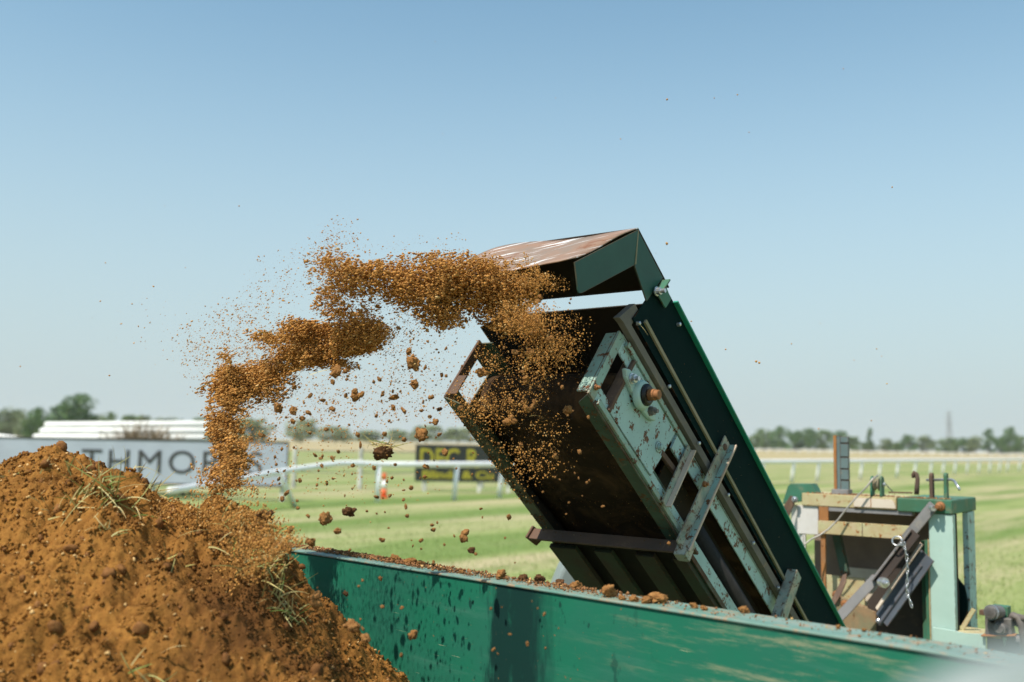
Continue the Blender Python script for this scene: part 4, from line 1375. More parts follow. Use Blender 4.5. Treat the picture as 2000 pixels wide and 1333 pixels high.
# clevis with bent pin
cl = None
for px in (1818, 1846):
    a = tpt(px - 4, 930, 0.10); b = tpt(px + 6, 965, 0.10)
    mb = MB()
    arc = [(0.10 + 0.018 + math.cos(t) * 0.018, a[2] + math.sin(t) * 0.016) for t in np.linspace(0, math.pi, 9)]
    mb.prism(arc + [(0.10, ZT + 0.0005), (0.136, ZT + 0.0005)], 0, a[0], a[0] + 0.017)
    o = mb.build('clevis_plate', GREEN_M if px > 1830 else RUSTY, mf, 0.002)
pz = tpt(1832, 937, 0.118)[2]
pts = [tpt(1809, 938, 0.118), tpt(1858, 937, 0.118), tpt(1864, 940, 0.10), tpt(1869, 948, 0.08), tpt(1874, 957, 0.06)]
MB().tube(pts, 0.0065, 10).build('bent_pin', ZINC, mf, smooth=True)

# linkage: bolt, upper bar, drilled channel, lower bar
bb = tpt(1832, 990, -0.05)
MB().lathe((bb[0], -0.009, bb[2]), (0, -1, 0), [(0, 0.024), (0.012, 0.022), (0.014, 0.016), (0.045, 0.015), (0.047, 0.010), (0.065, 0.010)], 14).build('arm_bolt', SHAFT, mf)
b2 = tpt(1822, 993, -0.045)
MB().lathe((b2[0] - 0.01, -0.04, b2[2]), (0.6, -0.8, 0), [(0, 0.014), (0.03, 0.014)], 12).build('arm_bush', ZINC, mf)
q0, q1 = tpt(1824, 986, -0.022), tpt(1773, 1048, -0.026)
q2, q3 = tpt(1705, 1137, -0.05), tpt(1618, 1228, -0.09)
dirn = (q2 - q0) / np.linalg.norm(q2 - q0)
MB().bar(q0, q1 + dirn * 0.02, 0.052, 0.010, (1, 0, -0.35)).build('arm_upper_bar', GREY_ST, mf, 0.002)
ch = MB()
side_v = Vector((0.9, -0.45, 0.55))
ch.bar(q1 - dirn * 0.03 + np.array([0, -0.012, 0.012]), q2 + np.array([0, -0.012, 0.012]), 0.062, 0.006, (0.75, -0.5, 0.75))
chn = ch.build('drilled_channel', GREY_ST, mf, 0.001)
MB().bar(q1 - dirn * 0.03 + np.array([0.030, -0.030, 0.0]), q2 + np.array([0.030, -0.030, 0.0]), 0.058, 0.006, (0.35, -0.4, -0.9)).build('channel_side', DARK_IN, chn, 0.001)
for px, py in ((1746, 1082), (1737, 1094), (1726, 1106)):
    c_ = tpt(px, py, -0.052 + (1746 - px) * -0.0003)
    MB().lathe(c_ + np.array([0, -0.0, 0.0]), (-0.4, -0.45, 0.8), [(-0.002, 0.008), (0.004, 0.008)], 10).build('channel_hole', GREASE, chn)
MB().bar(q2 - dirn * 0.03, q3, 0.050, 0.010, (1, 0, -0.35)).build('arm_lower_bar', GREY_ST, mf, 0.002)
jb = tpt(1728, 1139, -0.10)
MB().lathe(jb, (0.75, -0.65, 0), [(-0.03, 0.026), (0.0, 0.026), (0.001, 0.014), (0.022, 0.014), (0.024, 0.008), (0.032, 0.008)], 14).build('joint_bolt', ZINC, mf)
# blue grey angle iron across the dark panel
g0, g1 = tpt(1800, 1062, -0.03), tpt(1712, 1190, -0.05)
MB().bar(g0, g1, 0.030, 0.006, (0.8, -0.55, 0.4)).build('angle_top_flange', BEIGE, mf, 0.001)  # lit upper face of the angle, its brightness put in as pale beige
g0, g1 = tpt(1812, 1085, -0.012), tpt(1722, 1212, -0.04)
MB().bar(g0, g1, 0.115, 0.007, (0.75, -0.1, 0.75)).build('angle_iron', GREY_BL, mf, 0.002)
g0, g1 = tpt(1800, 1104, -0.03), tpt(1716, 1221, -0.055)
MB().bar(g0, g1, 0.022, 0.018, (0.75, -0.1, 0.75)).build('angle_ridge', GREY_BL, mf, 0.005)
MB().lathe(tpt(1715, 1213, -0.06), (0, -1, 0.2), [(0, 0.012), (0.008, 0.010), (0.010, 0.005)], 10).build('angle_bolt', ZINC, mf)
# curved strap
sp = [tpt(x, y, d) for x, y, d in ((1649, 1122, -0.20), (1645, 1140, -0.24), (1634, 1164, -0.28), (1618, 1190, -0.32), (1600, 1222, -0.36))]
mb = MB()
vs, fs = [], []
for i, p in enumerate(sp):
    wv = (0.020, 0.036, 0.042, 0.044, 0.046)[i]
    for dx, dy in ((-wv / 2, 0), (wv / 2, 0), (wv / 2, 0.012), (-wv / 2, 0.012)):
        vs.append((p[0] + dx, p[1] + dy, p[2] + dx * 0.4))
for i in range(len(sp) - 1):
    for j in range(4):
        fs.append((i * 4 + j, i * 4 + (j + 1) % 4, i * 4 + 4 + (j + 1) % 4, i * 4 + 4 + j))
fs += [(3, 2, 1, 0), tuple(range(len(vs) - 4, len(vs)))]
mb.add(vs, fs)
mb.build('curved_strap', RUSTY, mf, 0.002)
# ring pin and chain
rc_ = tpt(1752, 1057, -0.10)
rp = [rc_ + np.array([0.024 * math.cos(t), 0.006 * math.sin(t), 0.022 * math.sin(t)]) for t in np.linspace(0, 2 * math.pi * 0.97, 25)]
MB().tube(rp, 0.0038, 8).build('ring_pin', ZINC, mf, smooth=True)
MB().tube([rc_ + np.array([0.0, 0, -0.022]), rc_ + np.array([0.028, 0.02, -0.02])], 0.0045, 8).build('pin_stem', ZINC, mf)
cp_ = [(1766, 1066), (1769, 1078), (1771, 1090), (1771.5, 1102), (1772, 1114), (1772, 1126), (1771.5, 1138), (1771, 1150), (1772, 1160), (1776, 1170), (1779, 1180)]
ch = None
for i, (px, py) in enumerate(cp_):
    c_ = tpt(px, py, -0.105)
    dz_ = 0.019
    pts = []
    for t in np.linspace(0, 2 * math.pi, 13)[:-1]:
        a_, b_ = 0.0055 * math.cos(t), dz_ * math.sin(t)
        pts.append(c_ + (np.array([a_, 0, b_]) if i % 2 == 0 else np.array([0, a_, b_])) + (np.array([0.25 * b_, 0, 0]) * (-1 if i > 8 else 0)))
    pts.append(pts[0])
    mb = MB().tube(pts, 0.0024, 6)
    if ch is None:
        ch = mb.build('chain', ZINC, mf, smooth=True)
    else:
        mb.build('chain_link', ZINC, ch, smooth=True)

# base brackets, hydraulic valve and hoses at the lower right
a, b = tpt(1822, 1225, -0.02), tpt(1925, 1239, -0.02)
MB().prism([(a[0], a[2]), (tpt(1863, 1232, -0.02)[0], tpt(1863, 1232, -0.02)[2]), (tpt(1885, 1237, -0.02)[0], tpt(1885, 1237, -0.02)[2]), (b[0], b[2]), (b[0], ZT - 1.0), (a[0], ZT - 1.0)], 1, -0.026, -0.014).build('base_plate', MINT_CLEAN, mf, 0.002)
pts = [tpt(x, y, -0.01) for x, y in ((1868, 1233), (1900, 1222), (1930, 1209), (1942, 1235), (1925, 1240), (1885, 1238))]
tbox(0.006, 0.20, -0.012, 0.16, pts[0][2] - ZT - 0.012, pts[0][2] - ZT).build('valve_shelf', DUSTY_MINT, mf, 0.003)
MB().bar(tpt(1878, 1230, 0.05), tpt(1902, 1190, 0.05), 0.022, 0.012, (1, 0, 0)).build('shelf_gusset', DUSTY_MINT, mf, 0.002)
MB().prism([(-0.09 + x, z) for x, z in ((0.045, tpt(1870, 1130, 0.1)[2]), (0.085, tpt(1870, 1150, 0.1)[2]), (0.10, tpt(1870, 1180, 0.1)[2]), (0.09, tpt(1870, 1228, 0.1)[2]), (-0.02, tpt(1870, 1228, 0.1)[2]), (-0.02, tpt(1870, 1130, 0.1)[2]))], 1, 0.20, 0.22).build('dark_guard', GREEN_D, mf, 0.002)
vc = tpt(1942, 1196, -0.06)
val = MB().lathe(vc, (-0.25, -1, 0.05), [(-0.05, 0.030), (0.0, 0.034), (0.030, 0.034), (0.031, 0.030), (0.046, 0.029), (0.048, 0.022), (0.050, 0.010)], 20).build('hydraulic_valve', VALVE, mf)
MB().lathe(vc + np.array([-0.006, -0.026, 0.001]), (-0.25, -1, 0.05), [(0, 0.0355), (0.008, 0.0355)], 20).build('valve_ring', ZINC, val)
v3 = tpt(1955, 1228, -0.05)
MB().lathe(v3, (-0.25, -1, 0.05), [(-0.06, 0.028), (0.015, 0.028), (0.017, 0.022), (0.024, 0.020)], 18).build('valve_port', VALVE, val)
a, b = tpt(1927, 1206, 0), tpt(1957, 1238, 0)
MB().box(a[0], b[0] + 0.05, -0.04, 0.03, b[2] - 0.01, a[2] + 0.01).build('valve_body', VALVE, val, 0.004)
a = tpt(1936, 1213, -0.04)
MB().lathe((a[0] + 0.005, -0.040, a[2]), (0, -1, 0), [(0, 0.009), (0.006, 0.009)], 10).build('valve_eye', GREASE, val)
a, b = tpt(1913, 1193, -0.01), tpt(1932, 1203, -0.01)
MB().box(a[0], b[0] + 0.01, -0.02, 0.02, b[2], a[2] + 0.004).build('valve_lever', RUSTY, val, 0.002)
a, b = tpt(1936, 1182, 0.02), tpt(1966, 1206, 0.02)
MB().box(a[0], b[0] + 0.01, 0.0, 0.07, b[2], a[2]).build('valve_cover', GREEN_M, val, 0.003)
a, b = tpt(1958, 1205, 0.03), tpt(1982, 1240, 0.03)
MB().prism([(a[0], b[2]), (a[0], a[2] - 0.02), (b[0] - 0.01, a[2]), (b[0], b[2])], 1, 0.0, 0.05).build('valve_bracket', BEIGE, mf, 0.002)
MB().bar(tpt(1918, 1241, -0.03), tpt(1985, 1241, -0.03), 0.05, 0.008, (0, 1, 0)).build('valve_plate', RUST_OR, mf, 0.002)
MB().prism([(p[0], p[2]) for p in (tpt(1957, 1244, 0.0), tpt(1966, 1244, 0.0), tpt(1961, 1264, 0.0))], 1, 0.0, 0.02).build('valve_spike', MINT_CLEAN, mf)
tbox(0.13, 0.42, 0.02, 0.10, -1.0, -0.63).build('lower_block', GREY_ST, mf, 0.01)
for i, (x0_, d0) in enumerate(((1982, 0.0), (1990, 0.03), (1999, 0.0), (2010, 0.04))):
    pts = [tpt(x0_ - 2, 1202 + 3 * i, d0), tpt(x0_ + 6, 1206, d0), tpt(x0_ + 13, 1222, d0), tpt(x0_ + 18, 1250, d0), tpt(x0_ + 20, 1290, d0)]
    MB().tube([tpt(x0_ - 10, 1214 + 3 * i, d0 + 0.05)] + pts, 0.017, 10).build('hose', simple('dusty_black_hose', (0.15, 0.13, 0.115), 0.7) if i == 0 else bpy.data.materials['dusty_black_hose'], mf, smooth=True)

# pale sheet guard behind the conveyor
gp = thing('pale_guard_plate', 'pale grey sheet guard peeping out left of the conveyor behind the board', 'guard', (at(1110, 1130, Y=5.4)[0], 5.4, 0))
go = np.array([at(1110, 1130, Y=5.4)[0], 5.4, 0])
pp = [at(x, y, Y=5.4) - go for x, y in ((1076, 1166), (1086, 1140), (1096, 1116), (1106, 1099), (1116, 1090), (1132, 1085), (1180, 1092), (1210, 1170))]
mb = MB(); mb.prism([(p[0], p[2]) for p in pp] + [(pp[-1][0], 0.55), (pp[0][0] - 0.05, 0.55)], 1, 0.0, 0.35); mb.build('guard_skin', PALE_GREY, gp, 0.02)
mb = MB(); mb.box(0.0, 0.08, 0.1, 0.2, 0, 0.56); mb.build('guard_leg', GREY_ST, gp)

# ------------------------------------------------------------------ trailer
TB = math.radians(45.4)
vb = np.array([math.sin(TB), -math.cos(TB), 0])
nb = np.array([-math.cos(TB), -math.sin(TB), 0])
PB = at(980, 1138, z=1.4)
BO = np.array([PB[0], PB[1], 0])
BA = np.stack([vb, -nb, np.array([0, 0, 1.0])], 1)


def bpt(x, y, yy=0.0):
    d = BA.T @ (fwd * F_PX + RT * (x - 1000) + UP * (666.5 - y))
    o = BA.T @ (CP - BO)
    return o + d * ((yy - o[1]) / d[1])


tr = thing('soil_trailer', 'scuffed green sided trailer with soil along its pale worn top edge', 'trailer', BO, BA)
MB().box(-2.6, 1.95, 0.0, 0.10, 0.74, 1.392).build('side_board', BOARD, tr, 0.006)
MB().box(-2.6, 1.95, -0.006, 0.108, 1.3925, 1.400).build('top_ledge', LEDGE, tr, 0.003)
MB().box(-2.6, 1.95, -2.28, -0.003, 0.66, 0.738).build('floor', DARK_IN, tr)
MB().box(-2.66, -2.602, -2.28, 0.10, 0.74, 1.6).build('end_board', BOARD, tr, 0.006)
MB().box(-2.3, 1.7, -1.5, -1.38, 0.5, 0.655).build('chassis_beam', GREEN_D, tr, 0.01)
MB().box(-2.3, 1.7, -0.7, -0.58, 0.5, 0.655).build('chassis_beam', GREEN_D, tr, 0.01)
for x_ in (-0.9, 0.3):
    for y_ in (-1.95, -0.35):
        MB().lathe((x_, y_, 0.30), (0, 1, 0), [(0, 0.14), (0.01, 0.27), (0.05, 0.30), (0.17, 0.30), (0.21, 0.27), (0.22, 0.14)], 28).build('wheel', BLACK_RUB, tr)
gr = [BA.T @ (at(x, y, Y=0.30) - BO) for x, y in ((1760, 1640), (1800, 1520), (1860, 1440), (1940, 1400), (2040, 1375), (2160, 1370), (2400, 1400))]
MB().tube(gr, 0.018, 14).build('grab_rail', PALE_GREY, tr, smooth=True)
#PART3

# ------------------------------------------------------------------ soil heap in the trailer
def heap_height(x, y):
    P = np.stack([x, y], -1)
    h = np.full(x.shape, 0.70)
    for (px, py, Y, sl, rnd) in HEAPS:
        c = at(px, py, Y=Y)
        d = np.sqrt((x - c[0]) ** 2 + (y - c[1]) ** 2)
        hh = c[2] - sl * (np.sqrt(d * d + rnd * rnd) - rnd)
        k_ = 0.07
        h = np.where(np.abs(h - hh) < k_, np.maximum(h, hh) + (k_ - np.abs(h - hh)) ** 2 / (4 * k_), np.maximum(h, hh))
    return h


HEAPS = [(-160, 910, 3.0, 0.62, 0.20), (100, 882, 2.95, 0.76, 0.10), (222, 938, 2.80, 0.80, 0.08), (412, 968, 2.85, 1.25, 0.10), (330, 1125, 2.55, 0.92, 0.08), (455, 1222, 2.45, 1.0, 0.06), (590, 1325, 2.3, 0.95, 0.05)]
NX, NY = 500, 420
gx, gy = np.meshgrid(np.linspace(-2.15, 0.25, NX), np.linspace(1.55, 3.9, NY))
pts3 = np.stack([gx.ravel(), gy.ravel(), 0 * gx.ravel()], 1)
hz_ = heap_height(gx, gy).ravel()
rough_ = 0.026 * fbm(pts3 * 7, 2) + 0.024 * fbm(pts3 * 20 + 5, 2) - 0.016 * np.abs(fbm(pts3 * 42 + 9, 3)) + 0.009 * fbm(pts3 * 100, 2)
hz_ = hz_ + rough_
# keep inside the trailer board
rel = (pts3 - BO) @ BA
out_ = rel[:, 1] > -0.012
keep = ~out_
V = np.stack([gx.ravel(), gy.ravel(), hz_], 1)
V[out_] -= (rel[out_, 1] + 0.012)[:, None] * BA[:, 1][None, :]
idx = np.arange(NX * NY).reshape(NY, NX)
Fq = np.stack([idx[:-1, :-1].ravel(), idx[:-1, 1:].ravel(), idx[1:, 1:].ravel(), idx[1:, :-1].ravel()], 1)
Fq = Fq[keep[Fq].any(1) & (hz_[Fq] > 0.765).any(1)]
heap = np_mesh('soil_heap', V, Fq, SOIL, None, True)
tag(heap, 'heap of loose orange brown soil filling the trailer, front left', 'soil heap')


def heap_z(x, y):
    p = np.stack([np.atleast_1d(x), np.atleast_1d(y), 0 * np.atleast_1d(x)], 1)
    return heap_height(p[:, 0], p[:, 1]) + 0.026 * fbm(p * 7, 2) + 0.024 * fbm(p * 20 + 5, 2) - 0.016 * np.abs(fbm(p * 42 + 9, 3))


# ------------------------------------------------------------------ soil lumps
LOBES = {'twin': [((-0.42, 0, 0.25), 0.62), ((0.40, 0.05, 0.28), 0.60), ((0.02, 0, -0.25), 0.72)], 'pear': [((0, 0, 0.55), 0.60), ((0, 0, -0.28), 0.80)],
         'arms': [((-0.50, 0, -0.30), 0.62), ((0.55, 0, 0.05), 0.60), ((0.0, 0, 0.52), 0.58)], 'double': [((0.05, 0, 0.46), 0.66), ((-0.03, 0, -0.40), 0.70)]}


def lump(seed, sub, rough=1.0, lobes=None):
    bm = bmesh.new()
    bmesh.ops.create_icosphere(bm, subdivisions=sub, radius=1.0)
    P = np.array([v.co[:] for v in bm.verts])
    r = np.random.default_rng(seed)
    o = r.uniform(0, 60, 3)
    st = np.array([1.0, r.uniform(0.62, 0.95), r.uniform(0.6, 0.9)])
    d = 0.8 + rough * (0.38 * vnoise(P * 1.4 + o) + 0.42 * np.abs(vnoise(P * 2.4 + o)) + (0.30 * np.abs(vnoise(P * 5.0 + o)) + 0.14 * np.abs(vnoise(P * 11 + o)) + 0.06 * vnoise(P * 24 + o) if sub > 2 else 0))
    if lobes:
        q = np.zeros(len(P))
        for c_, r_ in LOBES[lobes]:
            b_ = P @ np.array(c_)
            q = np.maximum(q, b_ + np.sqrt(np.maximum(b_ * b_ - np.dot(c_, c_) + r_ * r_, 1e-4)))
        d = d * q
        st = np.array([1.0, 0.85, 1.0])
    P = P * d[:, None] * st
    P /= np.abs(P).max()
    Fa = np.array([[v.index for v in f.verts] for f in bm.faces])
    bm.free()
    return P, Fa


LUMP = {s: [lump(10 * s + i, s) for i in range(6)] for s in (1, 2)}
LUMP[4] = [lump(140 + i, 4, 1.25) for i in range(8)]
LUMP[3] = [lump(130 + i, 3, 1.2) for i in range(8)]


def lump_data(size, i, m):
    P, Fa = LUMP[size][i]
    o = np_mesh('soil_clod', P, Fa, m, None, size > 2)
    me = o.data
    bpy.data.objects.remove(o)
    return me


def lump_data_l(i):
    P, Fa = LUMP['lobes'][i]
    o = np_mesh('soil_clod', P, Fa, SOIL_C, None, True)
    me = o.data
    bpy.data.objects.remove(o)
    return me


CL4 = [lump_data(4, i, SOIL_C) for i in range(8)]
LUMP['lobes'] = [lump(160 + i, 4, 0.75, k_) for i, k_ in enumerate(('twin', 'pear', 'arms', 'double'))]
CLL = {k_: lump_data_l(i) for i, k_ in enumerate(('twin', 'pear', 'arms', 'double'))}
CL3 = [lump_data(3, i, SOIL_C) for i in range(8)]
CL4D = [lump_data(4, i, SOIL_D) for i in range(4)]


def scatter(name, C_, Rr, m, sub=1, stretch=None, parent=None):
    """many little lumps joined into one mesh"""
    C_, Rr = np.asarray(C_, float), np.asarray(Rr, float)
    r = np.random.default_rng(len(C_))
    Vs, Fs, base = [], [], 0
    which = r.integers(0, 6, len(C_))
    for w_ in range(6):
        s_ = which == w_
        if not s_.any():
            continue
        P, Fa = LUMP[sub][w_]
        n_ = int(s_.sum())
        q = r.normal(0, 1, (n_, 4)); q /= np.linalg.norm(q, axis=1)[:, None]
        a, b, c, d = q.T
        Rm = np.stack([np.stack([1 - 2 * (c * c + d * d), 2 * (b * c - a * d), 2 * (b * d + a * c)], 1),
                       np.stack([2 * (b * c + a * d), 1 - 2 * (b * b + d * d), 2 * (c * d - a * b)], 1),
                       np.stack([2 * (b * d - a * c), 2 * (c * d + a * b), 1 - 2 * (b * b + c * c)], 1)], 1)
        W_ = np.einsum('nij,pj->npi', Rm, P) * Rr[s_][:, None, None]
        if stretch is not None:
            dv, k_ = stretch
            dv = np.asarray(dv) / np.linalg.norm(dv)
            W_ = W_ + (W_ @ dv)[..., None] * dv * (k_ - 1)
        W_ = W_ + C_[s_][:, None, :]
        Vs.append(W_.reshape(-1, 3))
        Fs.append((Fa[None] + (np.arange(n_) * len(P))[:, None, None] + base).reshape(-1, 3))
        base += n_ * len(P)
    return np_mesh(name, np.concatenate(Vs), np.concatenate(Fs), m, parent)


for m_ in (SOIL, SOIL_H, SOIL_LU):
    damp(m_, tuple(at(545, 1165, Y=2.55)), 0.06, 0.42, 0.80)  # ragged darker brown patch on the heap's right flank
# grains under 80 faces each: a rougher tetra-like chip for the finest ones
_P, _F = lump(5, 1)
bm = bmesh.new(); bmesh.ops.create_icosphere(bm, subdivisions=1, radius=1); 
_ico = np.array([v.co[:] for v in bm.verts]); bm.free()
chips = []
for i in range(6):
    r = np.random.default_rng(70 + i)
    bm = bmesh.new()
    for p in r.normal(0, 1, (9, 3)):
        p = p / np.linalg.norm(p) * r.uniform(0.7, 1.05) * np.array([1, 0.75, 0.7])
        bm.verts.new(p)
    h_ = bmesh.ops.convex_hull(bm, input=bm.verts)
    bm.verts.index_update()
    loose = [v for v in bm.verts if not v.link_faces]
    bmesh.ops.delete(bm, geom=loose, context='VERTS')
    bmesh.ops.triangulate(bm, faces=bm.faces)
    bm.verts.index_update()
    chips.append((np.array([v.co[:] for v in bm.verts]), np.array([[v.index for v in f.verts] for f in bm.faces])))
    bm.free()
LUMP[0] = chips

# crumbs lying on the heap
n = 80000
cx = rng.uniform(-1.9, 0.1, n); cy = rng.uniform(1.6, 3.3, n)
relc = (np.stack([cx, cy, 0 * cx], 1) - BO) @ BA
cz = heap_z(cx, cy)
clump = fbm(np.stack([cx, cy, 0 * cx], 1) * 4.5 + 3, 2)
ok = (relc[:, 1] < -0.05) & (cz > 0.8) & (rng.random(n) < 0.55 + 0.4 * (clump > 0.0) )
cx, cy, cz = cx[ok], cy[ok], cz[ok]
rr = 0.0016 + 0.0085 * rng.random(len(cx)) ** 5.0
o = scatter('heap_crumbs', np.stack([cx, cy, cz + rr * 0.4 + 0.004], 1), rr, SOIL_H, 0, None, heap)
o['kind'] = 'stuff'
n = 460
cx = rng.uniform(-1.7, 0.1, n); cy = rng.uniform(1.7, 3.2, n)
relc = (np.stack([cx, cy, 0 * cx], 1) - BO) @ BA
cz = heap_z(cx, cy)
ok = (relc[:, 1] < -0.06) & (cz > 0.8)
cx, cy, cz = cx[ok], cy[ok], cz[ok]
rr = 0.007 + 0.016 * rng.random(len(cx)) ** 3.0
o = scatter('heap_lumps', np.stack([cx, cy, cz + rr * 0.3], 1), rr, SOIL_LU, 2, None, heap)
o['kind'] = 'stuff'


def on_heap(px, py):
    """where the sight line through a photo pixel first meets the heap"""
    d = fwd * F_PX + RT * (px - 1000) + UP * (666.5 - py)
    d = d / d[1]
    for Y in np.linspace(1.6, 3.9, 900):
        p = CP + d * Y
        if heap_height(np.array([p[0]]), np.array([p[1]]))[0] + 0.01 > p[2]:
            return p
    return CP + d * 2.9


# tufts of torn grass on the heap
for i, (px, py, n_, ln, sprd, mt, lab) in enumerate([
    (205, 965, 54, 0.11, 0.045, GRASS_B, 'large straggling tuft of torn grass high on the soil heap'),
    (150, 935, 12, 0.06, 0.02, GRASS_B, 'small upright tuft of grass near the top of the heap'),
    (76, 922, 9, 0.05, 0.02, GRASS_B, 'pale grass root with green blades near the heap top'),
    (10, 925, 12, 0.045, 0.02, GRASS_B, 'green grass tuft at the left picture edge on the heap'),
    (495, 1105, 52, 0.10, 0.055, GRASS_B, 'yellowed grass tuft on the right flank of the heap beside the green board'),
    (560, 1185, 26, 0.07, 0.02, GRASS_B, 'second grass tuft lower on the right flank, beside the big clod'),
    (440, 1010, 16, 0.06, 0.03, GRASS_B, 'short grass tuft under the falling soil column'),
    (205, 1050, 12, 0.05, 0.016, GRASS_B, 'sparse grass blades in the middle of the heap'),
    (120, 990, 16, 0.07, 0.03, STRAW, 'dry pale straws lying on the left part of the heap'),
    (265, 940, 26, 0.09, 0.035, STRAW, 'bundle of dry straws on the shoulder right of the large tuft'),
    (520, 1130, 30, 0.09, 0.035, STRAW, 'dry straws hanging over the right flank beside the board'),
    (330, 1090, 9, 0.06, 0.02, STRAW, 'few dry straws half way down the heap'),
    (290, 1323, 22, 0.07, 0.05, GRASS_B, 'blurred grass tuft at the bottom of the heap'),
]):
    p = on_heap(px, py)
    roots = p + rng.normal(0, 1, (n_, 3)) * np.array([sprd, sprd * 0.5, 0.012])
    roots[:, 2] = heap_z(roots[:, 0], roots[:, 1])
    dirs = np.stack([rng.normal(0.45 if px < 400 else 0.25, 0.45, n_), rng.normal(-0.35, 0.4, n_), np.abs(rng.normal(0.55, 0.3, n_))], 1)
    V, Fq = ribbons(roots - p, dirs, ln * (0.5 + 0.8 * rng.random(n_)), np.full(n_, 0.0042), 0.5, 5, 20 + i)
    o = np_mesh('grass_tuft', V, Fq, mt)
    o.location = tuple(p)
    tag(o, lab, 'grass tuft', 'grass tufts on the soil heap')

# soil stuck to the conveyor: clods and dust on the left frame, flanges, cross bar and right plate
def stuck(n_, tr_, sr_, qr_, rmin, rmax, pw):
    u_ = rng.random((n_, 3))
    P_ = np.stack([tr_[0] + (tr_[1] - tr_[0]) * u_[:, 0], sr_[0] + (sr_[1] - sr_[0]) * u_[:, 1], qr_[0] + (qr_[1] - qr_[0]) * u_[:, 2]], 1)
    r_ = rmin + (rmax - rmin) * rng.random(n_) ** pw
    keep_ = vnoise(P_ * 14 + 4) > -0.15
    return P_[keep_], r_[keep_]


parts_ = [stuck(900, (0.006, 0.010), (0.02, 0.9), (0.0, 0.062), 0.0015, 0.008, 3), stuck(500, (0.006, 0.012), (0.02, 0.9), (0.22, 0.283), 0.0015, 0.009, 3),
          stuck(900, (0.0, 0.055), (0.05, 0.9), (-0.010, -0.006), 0.0015, 0.007, 3), stuck(250, (-0.004, 0.008), (-0.004, 0.036), (0.0, 0.28), 0.002, 0.009, 2.5),
          stuck(260, (CW + 0.007, CW + 0.010), (0.1, 0.7), (0.02, 0.26), 0.0010, 0.004, 4), stuck(420, (CW - 0.055, CW), (0.05, 0.9), (-0.010, -0.006), 0.0012, 0.005, 4),
          stuck(500, (0.0, CW), (0.765, 0.775), (-0.06, -0.01), 0.0012, 0.005, 4), stuck(260, (CW + 0.033, CW + 0.035), (0.1, 2.2), (0.34, 0.55), 0.0008, 0.0026, 4),
          stuck(1400, (0.06, 0.56), (0.100, 0.112), (0.10, 0.24), 0.0012, 0.006, 4), stuck(900, (0.06, 0.56), (0.22, 0.8), (0.040, 0.044), 0.0012, 0.0055, 4)]
o = scatter('stuck_soil', np.concatenate([p_[0] for p_ in parts_]), np.concatenate([p_[1] for p_ in parts_]), SOIL_K, 0, None, cvr)
o['kind'] = 'stuff'

# ------------------------------------------------------------------ soil along the ledge
LZ = 1.4005


def ledge_pt(px, py):
    return at(px, py, z=LZ)


n = 5200
lx = rng.uniform(-1.25, 0.55, n)
dens = np.clip(0.55 + 0.6 * vnoise(np.stack([lx * 5, 0 * lx, 0 * lx], 1)), 0.05, 1) * np.clip((0.62 - lx) * 1.1, 0.04, 1)
ok = rng.random(n) < dens
lx = lx[ok]
ly = 0.028 + np.abs(rng.normal(0.035, 0.022, len(lx)))
ok = ly < 0.102
lx, ly = lx[ok], ly[ok]
rr = 0.0022 + 0.0060 * rng.random(len(lx)) ** 2.5
pz_ = LZ + rr * 0.5 + 0.006 * rng.random(len(lx)) * np.clip(1.2 - np.abs(ly - 0.065) / 0.03, 0, 1)
Cw = BO + np.stack([lx, ly, pz_], 1) @ BA.T
tag(scatter('soil_crumbs', Cw, rr, SOIL_L, 0), 'fine reddish soil crumbs strewn along the top edge of the green board', 'soil', kind='stuff')
n = 700
lx = np.concatenate([rng.uniform(-0.2, 1.5, n // 2), rng.normal(-0.30, 0.10, n // 4), rng.normal(0.42, 0.08, n // 4)])
ly = rng.uniform(0.01, 0.1, len(lx))
rr = 0.0016 + 0.004 * rng.random(len(lx)) ** 3
Cw = BO + np.stack([lx, ly, LZ + rr * 0.5], 1) @ BA.T
tag(scatter('soil_crumbs', Cw, rr, SOIL_L, 0), 'sparse soil crumbs dotted further right along the pale ledge', 'soil', kind='stuff')

LEDGE_CLODS = [  # px, py of its foot, half width px, dark, label
    (1190, 1165, 25, 0, 'largest soil clod on the board edge, below the conveyor ribs'),
    (1285, 1178, 22, 0, 'broad crumbly clod on the board edge, right of the largest one'),
    (1262, 1178, 13, 0, 'small lump touching the left side of the broad crumbly clod'),
    (1126, 1151, 17, 0, 'rounded brown clod on the ledge, left of the largest one'),
    (1092, 1144, 15, 1, 'dark ragged clod on the ledge in front of the pale guard'),
    (1053, 1139, 18, 1, 'dark broad clod on the ledge left of the pale guard'),
    (1022, 1134, 12, 1, 'small dark clod between the brown and the dark broad one'),
    (978, 1130, 17, 0, 'flat brown clod on the ledge where the dark stain begins'),
    (1356, 1188, 11, 0, 'small pale crumb pile on the ledge below the mint rails'),
    (1375, 1192, 9, 0, 'smaller pale crumb beside the pile below the mint rails'),
    (1453, 1197, 12, 0, 'upright little clod on the ledge near the conveyor wall'),
    (1215, 1172, 9, 0, 'little crumb right beside the largest clod'),
    (1238, 1175, 11, 0, 'low crumb between the largest and the broad clod'),
    (1637, 1228, 7, 0, 'lone crumb on the ledge below the linkage arm'),
    (1687, 1234, 7, 0, 'lone crumb on the ledge below the angle iron'),
    (772, 1098, 14, 0, 'brown clod on the far part of the ledge, left of the heaped crumbs'),
    (800, 1103, 15, 0, 'heaped crumbly clod on the far part of the ledge'),
    (822, 1106, 12, 0, 'clod at the right end of the heaped crumbs on the ledge'),
    (688, 1086, 8, 0, 'small clod near the far left end of the ledge'),
    (660, 1082, 8, 0, 'round small clod beside the far left end of the ledge'),
    (902, 1120, 8, 0, 'small lump half way along the soil strip'),
]
